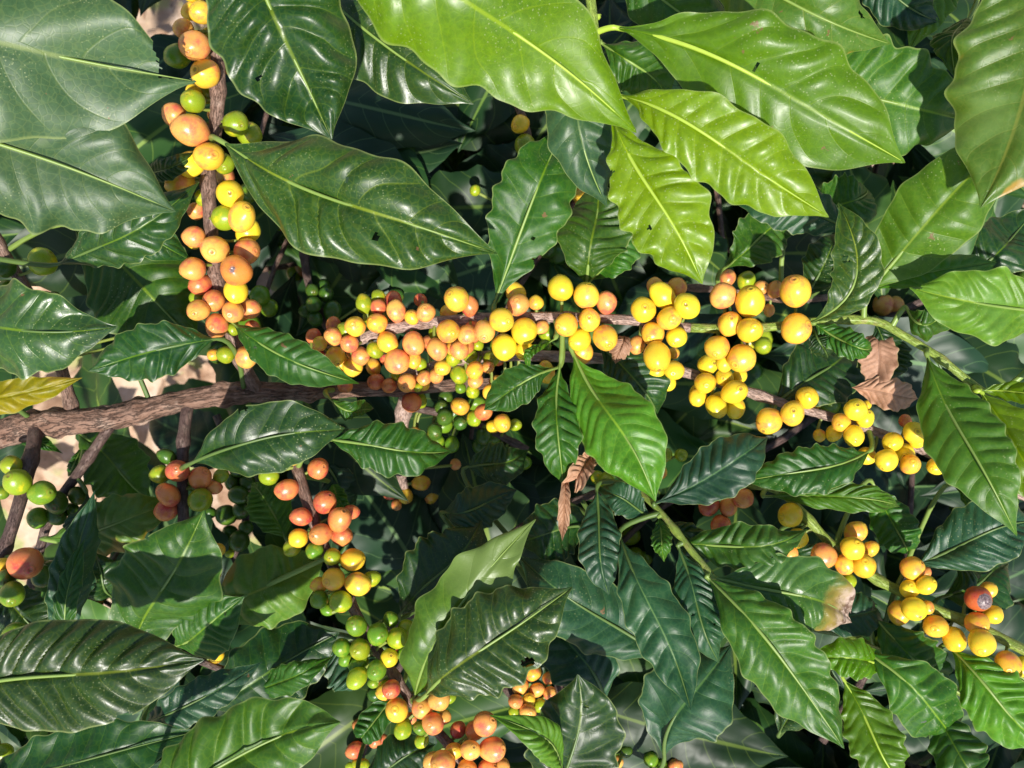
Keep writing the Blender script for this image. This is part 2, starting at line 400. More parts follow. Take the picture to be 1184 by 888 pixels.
class Branch:
    pass
BR = {}
def branch(key, label, pts, rpx, bark, name='coffee_branch', cat='coffee branch', group='fruit-bearing and leafy coffee branches', rough=.06, seg=14, nodes=True, greenfrom=None, n=14):
    """pts: (x, y, depth); rpx: (radius px start, end)"""
    cp = catmull(pts, n)
    W = [P(*c) for c in cp]
    L = [0]
    for i in range(1, len(W)): L.append(L[-1] + (W[i]-W[i-1]).length)
    rad = []
    for i, c in enumerate(cp):
        t = L[i]/L[-1]
        r = (rpx[0]*(1-t) + rpx[1]*t)*c[2]/F
        if nodes:
            f = (L[i] % .045)/.045; r *= 1 + .28*math.exp(-((f-.5)*.045/.0035)**2)
        rad.append(r)
    b = Branch(); b.key = key; b.pts = W; b.rad = rad; b.px = cp
    base = W[0].copy()
    b.root = empty(name, (0, 0, 0), label, cat, group)
    cut = len(W)
    if greenfrom is not None:
        cut = next(i for i, c in enumerate(cp) if c[0] > greenfrom)
    tube('stem', W[:cut+1], rad[:cut+1], BM[bark], b.root, seg, rough, seed=len(BR))
    if cut < len(W)-1: tube('green_stem', W[cut:], [r*.98 for r in rad[cut:]], BM['green'], b.root, seg, rough*.5, seed=len(BR))
    b.base = base; b.leaves = []; b.cherries = []
    BR[key] = b
    return b
def nearest(b, p):
    best = None
    for i in range(len(b.pts)-1):
        a, c = b.pts[i], b.pts[i+1]; d = c-a; t = max(0, min(1, (p-a).dot(d)/d.length_squared)); q = a+d*t
        dd = (q-p).length
        if best is None or dd < best[0]: best = (dd, q, b.rad[i], d.normalized())
    return best

nleaf = 0
def leaf(key, bx, by, bd, tx, ty, td, w, kind, bend=0, roll=0, fold=.14, curl=.28, rib=.0013, wave=.05, arch=.010, droop=.0, seed=None, bites=(), twist=0, label=None, top=False, nw=5.0, attach=True, nu=110, nv=36, own=None, wp=1.0, g=None):
    global nleaf
    nleaf += 1; seed = nleaf if seed is None else seed
    p0, p1 = P(bx, by, bd), P(tx, ty, td)
    dm = (bd+td)/2; L = (p1-p0).length; W = w*dm/F
    dx, dy = tx-bx, ty-by; ll = math.hypot(dx, dy); per = Vector((-dy/ll, -dx/ll, 0))   # image clockwise perp -> world (y flips)
    bw = bend*dm/F
    rs_ = random.Random(seed*31+5)
    sb = rs_.uniform(-.05, .05)*W; sn = rs_.uniform(-.006, .006); tipc = rs_.uniform(-.012, .006)
    if wp == 1.0: wp = rs_.uniform(.88, 1.18)
    if not bites and kind not in ('dead',) and rs_.random() < .38:
        bites = []
        for _ in range(rs_.choice((1, 1, 2))):
            if rs_.random() < .6: bites.append((rs_.uniform(.25, .9), rs_.choice((-1, 1)), rs_.uniform(.012, .03), rs_.uniform(.08, .22)))
            else: bites.append((rs_.uniform(.2, .85), rs_.uniform(-.7, .7), rs_.uniform(.008, .014), rs_.uniform(.05, .09)))
    T = (p1-p0).normalized()
    mid = (p0+p1)/2; N = (Vector((0, 0, CAMZ))-mid).normalized()
    N = (N-T*N.dot(T)).normalized()
    if roll: N = Matrix.Rotation(math.radians(roll), 3, T) @ N
    def Cf(u):
        k = 4*u*(1-u)
        return p0.lerp(p1, u) + per*(bw*k + sb*math.sin(2*math.pi*u)) + N*(arch*k - droop*u**3 + sn*math.sin(2*math.pi*u) + tipc*max(0, u-.7)**2*11)
    Nf = lambda u: N
    vs, uvs, fs = leaf_grid(Cf, L, W, Nf, nu, nv, rib, wave, nw, fold, curl, seed, bites, math.radians(twist), wp=wp, g=g)
    root = BR[key].root if own is None else own
    o = mesh_obj('leaf' if kind != 'dead' or own is None else 'dried_leaf', vs, fs, LM[kind], root, uvs, vein=VEIN)
    if label: o['label'] = label
    # midrib + petiole as one raised tube, a sub-part of the leaf
    pts, rad = [], []
    if attach and own is None:
        d, q, rs, _ = nearest(BR[key], p0)
        back = (Cf(0)-Cf(.06)).normalized()
        if d < .16:
            h1 = q; h2 = p0 + back*min(.012, d*.35)
            for k in range(7):
                t = k/7
                pts.append(h1*(1-t)**2 + h2*2*t*(1-t) + p0*t*t); rad.append(.0014 - .0002*t)
            cpt = len(pts)
        else:
            far = p0+back*.02
            for k in range(4): pts.append(far.lerp(p0, k/4)); rad.append(.0013)
    for k in range(0, 37):
        u = k/36*.985; pts.append(Cf(u) - N*(rib*.35+.00025)); rad.append(.00095*(1-u)**.8*(W/.045)**.5 + .00012)
    if kind != 'dead' : tube('midrib', pts, rad, RIB[RIBOF[kind]], o, 8, cap=False)
    return o

# ------------------------------------------------------------------ branches in view
branch('trunk', 'thick rough brown woody stem crossing the left side below the middle', [(-70, 515, .475), (0, 502, .472), (60, 489, .47), (130, 483, .468), (200, 466, .468), (265, 456, .468), (350, 452, .468), (440, 450, .472), (520, 446, .48), (600, 440, .50)], (18.5, 4.5), 'trunk', name='woody_stem', cat='woody stem', group=None, rough=.22, seg=56, n=46)
branch('main', 'central fruiting branch with pinkish stem and bright yellow orange cherries in full sun', [(335, 440, .468), (372, 412, .455), (415, 393, .445), (462, 378, .437), (520, 371, .432), (600, 367, .43), (660, 367, .428), (740, 371, .425), (790, 378, .425), (850, 380, .423), (890, 378, .42), (950, 371, .42), (1010, 371, .418), (1045, 388, .415), (1085, 413, .412), (1130, 448, .41), (1200, 495, .405)], (7.5, 4.2), 'pink', greenfrom=795)
branch('lower', 'second fruiting branch just under the central one, its far end with yellow cherries', [(440, 448, .475), (490, 428, .468), (555, 413, .460), (640, 412, .457), (720, 417, .453), (790, 430, .45), (850, 448, .447), (905, 466, .443), (960, 482, .44), (1015, 500, .438), (1070, 522, .436), (1130, 548, .435), (1200, 580, .435)], (7, 5.0), 'pink')
branch('upleft', 'upright brown fruiting branch at upper left crowded with orange cherries', [(300, 456, .468), (276, 410, .455), (258, 350, .445), (247, 300, .442), (243, 250, .44), (241, 200, .438), (250, 140, .434), (252, 70, .43), (244, 0, .425), (232, -110, .42)], (8, 8), 'brown')
branch('greenleft', 'short reddish twig with green cherries at the left edge under the large grey green leaf', [(-30, 230, .44), (8, 298, .452), (40, 352, .46), (66, 410, .466), (85, 478, .47)], (6, 7), 'brown')
branch('twigred', 'short dark twig below the thick stem with pinkish red cherries on both sides', [(218, 462, .468), (212, 510, .462), (211, 560, .458), (213, 610, .46), (222, 700, .48)], (7, 5.5), 'dark')
branch('twigleft', 'dark purplish twig at the left edge with lime cherries and a large red one', [(42, 492, .468), (36, 530, .455), (20, 590, .445), (2, 645, .44), (-25, 730, .43)], (8, 6.5), 'dark')
branch('twigthin', 'thin dark slanting twig with dark green cherries over sunlit ground at left', [(128, 492, .468), (92, 545, .475), (60, 592, .48), (45, 640, .485), (30, 700, .49), (10, 800, .5)], (6, 4.5), 'dark')
branch('centre', 'long descending branch with red, orange and green cherries left of the bottom centre', [(322, 460, .468), (338, 520, .455), (352, 570, .448), (372, 625, .445), (393, 672, .443), (420, 725, .44), (452, 775, .437), (484, 822, .434), (520, 862, .43), (570, 925, .425)], (7, 5.5), 'brown')
branch('shoot', 'young green shoot hanging from the top edge with bright yellow green glossy leaves', [(668, -90, .372), (680, -20, .376), (688, 40, .38), (694, 90, .383), (704, 135, .386)], (6.5, 4.5), 'green')
branch('stub', 'pale brown twig below the central cherries with small shaded red cherries', [(474, 440, .475), (466, 480, .49), (461, 530, .51), (470, 580, .54), (500, 690, .60)], (9, 3), 'pink')
branch('right', 'slanting fruiting branch at lower right with golden cherries, one blackened', [(800, 540, .475), (850, 558, .465), (897, 566, .458), (925, 590, .455), (960, 628, .452), (1005, 664, .45), (1045, 686, .447), (1085, 706, .444), (1125, 722, .44), (1165, 742, .436), (1230, 775, .43)], (4.5, 6.5), 'green')
branch('spray', 'leafy green shoot low right of centre whose long bluish leaves fan downwards', [(690, 530, .47), (730, 560, .445), (757, 585, .43), (780, 612, .42), (802, 640, .412), (822, 664, .405)], (3.6, 4.2), 'green')
branch('farleft', 'leafy branch outside the left edge carrying two large greyish leaves', [(-250, -120, .36), (-225, 20, .36), (-200, 110, .36), (-190, 260, .37)], (7, 6), 'brown')
branch('bottomleft', 'leafy branch at the bottom left corner with a broad dark glossy leaf', [(-150, 720, .40), (-110, 810, .39), (0, 905, .40), (160, 965, .40)], (6, 5), 'dark')
branch('shade', 'shaded leafy branch of dark matt leaves left of the lower centre', [(60, 770, .47), (130, 755, .455), (200, 755, .455), (260, 775, .46), (330, 800, .47)], (5, 4), 'dark')
branch('topright', 'leafy branch beyond the top edge with large dusty leaves hanging in at top right', [(720, -80, .43), (840, -85, .40), (960, -70, .40), (1090, -110, .39), (1220, -120, .38)], (6, 6), 'brown')
branch('lowright', 'leafy branch at the bottom right corner with crowded wavy leaves', [(950, 720, .49), (1010, 748, .465), (1060, 775, .455), (1110, 800, .45), (1180, 850, .45)], (4, 5), 'green')
branch('lowmid', 'leafy branch at the bottom centre with dark leaves and an orange cherry cluster', [(560, 770, .50), (620, 830, .485), (690, 890, .475), (760, 930, .47)], (5, 5), 'dark')
branch('deepmid', 'dark leafy branch in shade between the two centre clusters of cherries', [(430, 740, .50), (470, 715, .485), (560, 640, .475), (640, 590, .475), (720, 560, .49)], (5, 4), 'dark')
branch('topbg', 'shaded twig with a few lime cherries hanging below the big bright leaf', [(560, 60, .48), (598, 120, .49), (612, 180, .50), (590, 240, .53)], (5, 4), 'brown')
branch('rightbg', 'shaded twig of small dull cherries just behind the end of the central branch', [(760, 330, .50), (830, 335, .49), (900, 345, .485), (970, 340, .49), (1040, 300, .50)], (4, 4), 'brown')
branch('redbg', 'low shaded twig with small dull red cherries near the bottom edge', [(470, 760, .50), (445, 800, .51), (425, 850, .515), (405, 920, .52)], (4, 4), 'dark')
branch('greenbg', 'shaded twig crowded with dark green cherries above sunlit ground at left', [(250, 480, .53), (275, 540, .53), (285, 600, .535), (262, 660, .54)], (4.5, 4), 'dark')
branch('greenmid', 'shaded twig of dark green cherries beneath the central stem', [(470, 470, .50), (520, 480, .505), (560, 495, .51), (610, 520, .515)], (5, 4), 'dark')
branch('greentop', 'shaded twig of dark green cherries left of the central branch tip', [(350, 250, .53), (355, 320, .53), (375, 370, .53), (400, 420, .53)], (5, 4), 'dark')

# ------------------------------------------------------------------ leaves (base px, depth, tip px, depth, width px, kind)
# upper left
leaf('farleft', -215, 25, .355, 224, 92, .375, 215, 'dull', bend=-4, fold=.12, curl=.22, rib=.0010, wave=.03, bites=[(.945, .62, .055, .75)], seed=3, roll=-6, label='broad specked grey green leaf, its sky sheen painted on, with a bite out of its tip')
leaf('farleft', -175, 110, .365, 199, 246, .392, 172, 'dull', bend=-10, fold=.16, curl=.35, rib=.0014, wave=.06, seed=4, roll=8)
leaf('farleft', 66, 306, .43, 224, 214, .415, 66, 'dark', bend=10, seed=5)
leaf('upleft', 286, -112, .36, 384, 162, .385, 160, 'gloss', bend=14, rib=.0024, wave=.03, curl=.3, fold=.2, seed=6, g=(1.3, 1.2), label='glossy ribbed leaf with a small brown scar on its midrib', bites=())
leaf('upleft', 260, 166, .40, 573, 292, .385, 134, 'gloss', bend=12, rib=.0030, g=(.6, 1.5), wave=.05, fold=.22, curl=.32, seed=7, nw=3.4, label='long glossy dark leaf with strongly ribbed lower half')
leaf('upleft', 318, -70, .42, 550, 122, .415, 108, 'gloss', bend=14, rib=.0020, wave=.05, seed=8)
leaf('upleft', 160, 205, .44, 236, 172, .43, 26, 'dark', bend=4, seed=9)
leaf('upleft', 268, 372, .435, 408, 440, .425, 52, 'mid', bend=10, wave=.04, seed=10)
leaf('trunk', 250, 392, .43, 106, 428, .425, 66, 'dark', bend=4, wave=.05, seed=11)
leaf('trunk', -90, 368, .40, 142, 378, .405, 108, 'sick', bend=8, wave=.06, seed=12, rib=.0010, label='dark leaf with small pale scars at the left edge')
leaf('trunk', -90, 462, .45, 100, 436, .455, 40, 'yellow', bend=10, wave=.06, seed=13, roll=0, label='yellowing leaf showing under the dark one')
leaf('greenleft', 84, 262, .46, 226, 398, .455, 128, 'mid', bend=-6, wave=.03, seed=14, fold=.1)
leaf('trunk', 100, 250, .45, 215, 300, .44, 60, 'dark', bend=-12, seed=15)
leaf('twigred', 220, 536, .43, 398, 498, .42, 84, 'dark', bend=-10, wave=.03, seed=16, rib=.0010)
leaf('centre', 380, 508, .425, 524, 522, .43, 62, 'mid', bend=4, wave=.07, seed=17, rib=.0018, label='bright green wavy leaf just below the thick stem')
leaf('trunk', 380, 460, .44, 434, 478, .45, 26, 'mid', bend=-3, seed=18, roll=20)
leaf('trunk', 90, 500, .50, 178, 582, .52, 72, 'mid', seed=19)
leaf('trunk', 20, 500, .50, 72, 524, .50, 20, 'mid', seed=20)
leaf('twigthin', 96, 515, .50, 78, 552, .50, 12, 'mid', seed=21)
leaf('twigthin', 100, 570, .47, 88, 640, .45, 30, 'blue', bend=-10, roll=30, seed=22)
# top
leaf('shoot', 364, -118, .325, 738, 155, .362, 172, 'bright', bend=-8, rib=.0010, wave=.05, fold=.12, curl=.35, seed=24, wp=.76, label='large bright green leaf pointing to the lower right, its tip over the shoot')
leaf('shoot', 712, 32, .375, 1046, 188, .355, 138, 'bright', bend=-16, rib=.0016, wave=.05, fold=.15, seed=25, nw=4)
leaf('shoot', 714, 110, .372, 958, 251, .345, 94, 'lime', bend=-10, rib=.0018, wave=.05, fold=.25, curl=.3, seed=26, wp=1.15, label='yellow green leaf pointing right with a shining lower half')
leaf('shoot', 706, 128, .375, 812, 328, .365, 100, 'lime', bend=2, rib=.0014, wave=.07, fold=.16, seed=27, wp=1.3, label='yellow green leaf hanging straight down from the shoot')
leaf('shoot', 660, 10, .40, 702, 238, .405, 78, 'dull', bend=14, seed=28)
leaf('shoot', 693, 20, .38, 706, 118, .377, 15, 'lime', roll=50, seed=29, rib=.0005)
leaf('shoot', 696, 50, .39, 775, 120, .40, 62, 'mid', bend=-8, seed=30)
leaf('topright', 700, -50, .41, 868, 46, .41, 82, 'mid', bend=12, seed=31)
leaf('topright', 800, -72, .385, 1032, 52, .378, 108, 'olive', bend=12, wave=.05, seed=32)
leaf('topright', 880, 90, .415, 1124, 142, .405, 128, 'mid', bend=-4, wave=.06, seed=33, fold=.2)
leaf('topright', 985, -50, .42, 1088, 26, .41, 60, 'blue', bend=6, seed=34)
leaf('topright', 1120, -40, .43, 1050, 62, .42, 50, 'light', bend=10, seed=35)
leaf('topright', 1120, 20, .43, 1105, 92, .42, 50, 'mid', bend=4, seed=36, roll=20)
leaf('topright', 1205, -110, .345, 1133, 242, .365, 165, 'olive', bend=-24, rib=.0012, wave=.05, seed=37, label='olive green leaf lightened for its pale sheen at the right edge')
leaf('topright', 830, -60, .44, 960, 10, .44, 60, 'dark', seed=38)
leaf('topbg', 660, -60, .42, 640, 60, .42, 60, 'dark', seed=39)
leaf('main', 572, 352, .425, 652, 148, .425, 92, 'mid', bend=-3, wave=.05, seed=40, rib=.0018)
leaf('main', 678, 330, .43, 690, 205, .435, 88, 'mid', bend=3, wave=.04, seed=41, rib=.0016)
leaf('main', 682, 325, .445, 742, 250, .44, 50, 'mid', bend=3, seed=42)
leaf('main', 936, 374, .415, 966, 234, .40, 56, 'gloss', bend=44, roll=-8, wave=.05, seed=43, curl=.2, fold=.25, label='curled leaf standing up beside the green node, pierced by a hole', bites=[(.62, .45, .035, .18)])
leaf('main', 1006, 336, .412, 1172, 158, .385, 98, 'light', bend=-6, wave=.03, seed=44, fold=.15)
leaf('main', 1000, 338, .43, 1150, 304, .42, 36, 'light', bend=-6, wave=.05, seed=45)
leaf('main', 1245, 362, .385, 1048, 332, .39, 84, 'light', bend=-6, wave=.08, seed=46, nw=4, bites=[(.97, -.6, .03, .6)])
leaf('main', 1048, 356, .409, 1112, 352, .397, 44, 'mid', bend=8, wave=.08, roll=25, seed=47)
leaf('main', 1072, 412, .405, 1174, 616, .365, 86, 'light', bend=4, wave=.04, seed=48, label='light green leaf hanging down at the right edge')
leaf('main', 1136, 455, .40, 1240, 590, .375, 70, 'bright', bend=8, seed=49)
leaf('main', 1134, 452, .40, 1230, 462, .39, 26, 'bright', bend=-3, seed=50)
leaf('main', 942, 374, .418, 1012, 404, .415, 34, 'mid', bend=6, wave=.08, seed=51)
leaf('main', 940, 378, .425, 958, 416, .425, 28, 'dark', bend=0, seed=52)
leaf('main', 1012, 372, .43, 1030, 440, .44, 60, 'dark', bend=0, seed=53)
leaf('main', 1085, 420, .43, 1140, 500, .44, 40, 'dark', bend=0, seed=531)
leaf('lower', 893, 470, .447, 992, 384, .455, 84, 'dark', bend=8, wave=.04, seed=54)
leaf('rightbg', 835, 312, .47, 928, 248, .46, 62, 'mid', bend=-6, seed=55)
leaf('rightbg', 985, 268, .44, 838, 226, .44, 58, 'blue', bend=8, seed=56)
leaf('rightbg', 925, 250, .46, 1010, 215, .46, 66, 'mid', bend=6, seed=57)
leaf('rightbg', 930, 345, .46, 965, 270, .46, 50, 'dark', bend=4, seed=58)
leaf('rightbg', 1110, 330, .46, 1200, 240, .46, 70, 'dark', bend=4, seed=581)
# centre
leaf('main', 662, 408, .424, 758, 580, .40, 92, 'light', bend=-3, wave=.03, seed=60, fold=.10, rib=.0012)
leaf('main', 648, 420, .425, 652, 562, .415, 54, 'mid', bend=6, wave=.07, seed=61, rib=.0015)
leaf('main', 645, 425, .425, 560, 474, .425, 46, 'mid', bend=5, wave=.04, seed=62)
leaf('main', 640, 392, .42, 612, 432, .42, 14, 'light', seed=63, roll=30)
leaf('main', 690, 395, .445, 762, 480, .45, 66, 'dark', bend=-5, seed=64)
leaf('spray', 757, 582, .427, 887, 506, .425, 66, 'blue', bend=5, wave=.04, seed=65)
leaf('lower', 1005, 522, .425, 858, 556, .425, 56, 'mid', bend=-6, wave=.08, seed=66)
leaf('right', 885, 574, .452, 1044, 586, .445, 34, 'light', bend=-6, wave=.06, seed=67)
leaf('spray', 788, 628, .418, 934, 612, .405, 54, 'mid', bend=12, wave=.085, seed=68, nw=4)
leaf('spray', 826, 668, .405, 992, 722, .40, 92, 'nec', bend=-10, wave=.05, seed=69, bites=[(.97, .7, .05, .6)], label='leaf with a scorched pinkish white tip')
leaf('spray', 818, 668, .402, 978, 868, .375, 90, 'mid', bend=-8, wave=.05, seed=70, rib=.0016, label='long narrow green leaf reaching towards the bottom edge')
leaf('spray', 716, 620, .42, 799, 822, .385, 68, 'blue', bend=-3, wave=.05, seed=71, rib=.0014)
leaf('spray', 784, 632, .415, 832, 768, .40, 54, 'blue', bend=2, wave=.05, seed=72)
leaf('spray', 690, 566, .43, 704, 688, .42, 50, 'blue', bend=4, wave=.05, seed=73)
leaf('spray', 754, 600, .43, 690, 566, .43, 40, 'blue', bend=4, wave=.05, seed=74)
leaf('spray', 762, 598, .425, 768, 650, .42, 24, 'mid', seed=75)
leaf('spray', 775, 605, .44, 820, 640, .45, 36, 'dark', seed=751)
leaf('deepmid', 768, 760, .44, 600, 642, .44, 88, 'blue', bend=-6, wave=.04, seed=76)
leaf('deepmid', 700, 812, .45, 614, 690, .45, 84, 'blue', bend=6, seed=77)
leaf('deepmid', 690, 610, .45, 600, 628, .45, 70, 'dark', bend=6, seed=78)
leaf('lowmid', 768, 876, .455, 842, 752, .44, 106, 'blue', bend=-12, wave=.03, seed=79)
leaf('lowmid', 648, 925, .43, 668, 778, .405, 108, 'dark', bend=6, wave=.05, seed=80)
leaf('lowmid', 650, 895, .40, 574, 828, .385, 46, 'light', bend=10, wave=.02, roll=18, seed=81)
leaf('centre', 492, 804, .415, 652, 686, .385, 112, 'gloss', bend=-4, wave=.05, seed=82, rib=.0020, label='dark ribbed leaf with torn brown holes near its lower margin', bites=[(.66, -.78, .03, .12)])
leaf('centre', 480, 806, .43, 612, 606, .40, 84, 'pale', bend=-12, wave=.09, seed=83, roll=-8, label='matt green leaf with a pale yellowish curled tip')
leaf('deepmid', 462, 712, .455, 556, 602, .455, 92, 'dark', bend=4, wave=.05, seed=84)
leaf('deepmid', 512, 592, .47, 598, 566, .47, 52, 'blue', bend=6, seed=85)
leaf('deepmid', 540, 540, .49, 610, 520, .49, 50, 'dark', bend=6, seed=86)
# lower left
leaf('shade', 156, 752, .435, 234, 594, .405, 120, 'mid', bend=-4, wave=.07, seed=87, rib=.0012)
leaf('shade', 200, 748, .44, 288, 686, .42, 74, 'mid', bend=4, wave=.03, seed=88)
leaf('shade', 68, 742, .44, 114, 574, .425, 54, 'blue', bend=-14, roll=24, wave=.07, seed=89)
leaf('shade', 92, 745, .43, 95, 625, .42, 30, 'mid', bend=-4, roll=-30, wave=.06, seed=90)
leaf('shade', 130, 690, .455, 110, 640, .45, 60, 'dark', bend=-4, seed=91)
leaf('twigred', 50, 622, .475, 206, 578, .47, 66, 'olive', bend=8, seed=92, label='olive yellow leaf beneath the slanting twigs')
leaf('centre', 246, 706, .47, 374, 640, .465, 92, 'olive', bend=4, wave=.04, seed=93)
leaf('bottomleft', -100, 814, .36, 241, 762, .365, 128, 'gloss', bend=-8, wave=.015, rib=.0026, g=(1.4, 1.0), seed=94, curl=.34, fold=.15, label='broad dark glossy leaf with ribbed sheen')
leaf('bottomleft', 166, 935, .37, 401, 832, .355, 112, 'mid', bend=-10, wave=.05, rib=.0024, seed=95)
leaf('bottomleft', -30, 905, .41, 224, 846, .41, 84, 'dark', bend=4, seed=96)
leaf('shade', 166, 838, .43, 294, 770, .42, 48, 'blue', bend=4, seed=97)
leaf('shade', 246, 822, .46, 392, 732, .46, 92, 'dark', bend=-4, seed=98)
leaf('shade', 288, 802, .45, 386, 758, .45, 36, 'mid', bend=3, seed=99)
leaf('shade', 0, 690, .47, 60, 740, .46, 60, 'dark', seed=991)
leaf('centre', 330, 622, .50, 292, 560, .51, 50, 'light', bend=3, seed=100)
leaf('centre', 385, 560, .49, 410, 600, .48, 20, 'light', bend=3, seed=101)
leaf('centre', 372, 530, .50, 412, 600, .51, 50, 'blue', seed=102)
leaf('redbg', 460, 800, .47, 420, 850, .48, 34, 'mid', seed=103)
leaf('redbg', 420, 900, .47, 505, 860, .47, 60, 'dark', seed=104)
leaf('redbg', 385, 740, .48, 420, 800, .48, 60, 'blue', seed=105)
# lower right
leaf('lowright', 1056, 655, .445, 1200, 602, .43, 78, 'blue', bend=-6, wave=.04, seed=106)
leaf('lowright', 1098, 748, .44, 1215, 868, .42, 78, 'light', bend=4, wave=.05, seed=107, rib=.0022)
leaf('lowright', 1000, 752, .43, 1118, 868, .425, 76, 'mid', bend=-6, wave=.05, seed=108, rib=.0020)
leaf('lowright', 975, 785, .425, 1042, 902, .42, 62, 'bright', bend=3, wave=.06, seed=109)
leaf('lowright', 1030, 772, .43, 932, 762, .43, 46, 'bright', bend=6, wave=.08, seed=110)
leaf('lowright', 1075, 810, .43, 1136, 910, .42, 60, 'mid', bend=3, wave=.06, seed=111)
leaf('lowright', 1012, 715, .45, 1100, 800, .45, 64, 'mid', bend=3, wave=.06, seed=112)
leaf('lowright', 1090, 690, .47, 1170, 650, .47, 80, 'dark', bend=3, seed=113)
leaf('lowright', 1150, 760, .455, 1215, 800, .455, 60, 'mid', bend=3, seed=114)
leaf('lowright', 1100, 560, .47, 1190, 600, .46, 70, 'mid', bend=3, seed=115)
leaf('lowright', 900, 850, .45, 955, 760, .46, 70, 'dark', bend=3, seed=116)
leaf('lowright', 940, 720, .455, 1020, 700, .46, 50, 'blue', bend=3, seed=117)
leaf('right', 905, 620, .475, 960, 680, .48, 60, 'dark', seed=118)
leaf('right', 1010, 560, .475, 1050, 640, .48, 50, 'mid', seed=119)

# ------------------------------------------------------------------ cherries
def reg(key, x0, y0, s, items, dd=0.0):
    """items: (zoom x, zoom y, zoom radius, kind) read off an enlarged window of the photograph"""
    b = BR[key]
    for (zx, zy, zr, k) in items:
        b.cherries.append([x0+zx/s, y0+zy/s, zr/s, k, dd])
reg('upleft', 180, 0, 7.4, [(395, 110, 100, 'O'), (240, 250, 92, 'A'), (330, 390, 130, 'A'), (195, 480, 110, 'G'), (425, 630, 128, 'O'), (330, 790, 70, 'Y')])
reg('upleft', 180, 110, 5.55, [(120, 125, 78, 'A'), (225, 225, 106, 'A'), (240, 40, 80, 'V'), (515, 185, 88, 'V'), (600, 250, 80, 'V'), (340, 395, 96, 'O'), (225, 445, 85, 'Y'), (440, 440, 68, 'V'), (160, 570, 82, 'O'), (480, 635, 88, 'Y'), (435, 790, 80, 'V'), (555, 785, 95, 'O')])
reg('upleft', 180, 250, 4.93, [(525, 90, 70, 'Y'), (217, 118, 65, 'A'), (337, 190, 80, 'A'), (520, 200, 74, 'A'), (460, 310, 88, 'S'), (212, 300, 70, 'A'), (257, 388, 64, 'R'), (455, 425, 74, 'Y'), (243, 535, 68, 'A'), (330, 482, 66, 'A'), (440, 545, 65, 'A'), (540, 530, 58, 'A'), (350, 625, 70, 'A'), (440, 645, 40, 'V'), (398, 790, 55, 'V'), (515, 805, 65, 'A'), (330, 790, 35, 'O'), (550, 630, 40, 'R'), (235, 470, 45, 'V')])
reg('main', 350, 320, 5.55, [(485, 195, 50, 'R'), (600, 222, 65, 'A'), (700, 260, 50, 'O'), (790, 230, 65, 'A'), (335, 318, 70, 'O'), (477, 298, 68, 'O'), (195, 385, 62, 'A'), (200, 315, 50, 'R'), (112, 428, 48, 'O'), (300, 428, 58, 'A'), (210, 510, 65, 'O'), (320, 580, 65, 'O'), (372, 508, 60, 'A'), (463, 470, 58, 'V'), (545, 420, 66, 'O'), (710, 425, 75, 'A'), (605, 545, 82, 'A'), (710, 530, 55, 'O'), (270, 690, 52, 'R'), (95, 490, 45, 'R'), (395, 175, 55, 'V'), (485, 125, 45, 'V')])
reg('lower', 350, 320, 5.55, [(455, 580, 50, 'O'), (755, 565, 45, 'V'), (470, 675, 55, 'R'), (555, 700, 50, 'R'), (665, 680, 62, 'A'), (780, 650, 52, 'A'), (740, 710, 32, 'V'), (150, 722, 52, 'O'), (530, 530, 38, 'R'), (600, 635, 35, 'V')])
reg('main', 480, 320, 4.67, [(225, 120, 70, 'O'), (295, 160, 52, 'R'), (178, 295, 65, 'O'), (120, 390, 62, 'A'), (283, 310, 55, 'A'), (240, 395, 52, 'A'), (375, 293, 62, 'A'), (468, 235, 70, 'O'), (480, 380, 70, 'Y'), (590, 295, 74, 'Y'), (590, 400, 56, 'Y'), (555, 150, 62, 'A'), (545, 90, 55, 'O'), (652, 140, 42, 'O'), (683, 275, 38, 'A')])
reg('lower', 480, 320, 4.67, [(340, 370, 32, 'V'), (205, 440, 44, 'V'), (298, 430, 42, 'V'), (148, 490, 48, 'O'), (115, 535, 42, 'A'), (237, 530, 48, 'V'), (322, 505, 48, 'O'), (325, 560, 45, 'A'), (393, 490, 34, 'A'), (310, 620, 40, 'V'), (245, 600, 30, 'G'), (400, 620, 38, 'O'), (470, 575, 27, 'O'), (705, 490, 40, 'O')])
reg('greenmid', 480, 320, 4.67, [(242, 700, 52, 'O'), (318, 765, 45, 'V'), (370, 730, 50, 'R'), (470, 790, 50, 'O'), (420, 810, 38, 'Y'), (540, 800, 36, 'V')], -.02)
reg('greenmid', 480, 320, 4.67, [(165, 650, 42, 'D'), (160, 760, 46, 'D'), (245, 790, 42, 'D'), (140, 705, 38, 'D'), (20, 850, 28, 'O'), (105, 840, 42, 'D'), (210, 740, 38, 'D')])
reg('greenmid', 430, 480, 5.92, [(302, 130, 44, 'O'), (430, 110, 55, 'D'), (450, 180, 50, 'G'), (550, 200, 50, 'G')])
reg('main', 620, 300, 4.935, [(138, 163, 78, 'Y'), (285, 205, 78, 'O'), (402, 248, 62, 'A'), (172, 373, 67, 'O'), (303, 348, 67, 'O'), (248, 458, 66, 'Y'), (265, 525, 60, 'O'), (395, 447, 78, 'O'), (612, 287, 75, 'Y'), (722, 207, 72, 'Y'), (862, 267, 80, 'Y'), (760, 337, 72, 'O'), (665, 423, 70, 'O'), (800, 443, 64, 'Y'), (680, 155, 48, 'A'), (805, 155, 55, 'A'), (573, 490, 50, 'A'), (690, 553, 83, 'Y')])
reg('lower', 620, 300, 4.935, [(685, 635, 58, 'Y'), (785, 633, 60, 'Y'), (750, 705, 48, 'Y'), (665, 720, 55, 'Y'), (680, 780, 52, 'Y'), (785, 535, 35, 'O'), (222, 933, 33, 'O'), (225, 1018, 30, 'Y')])
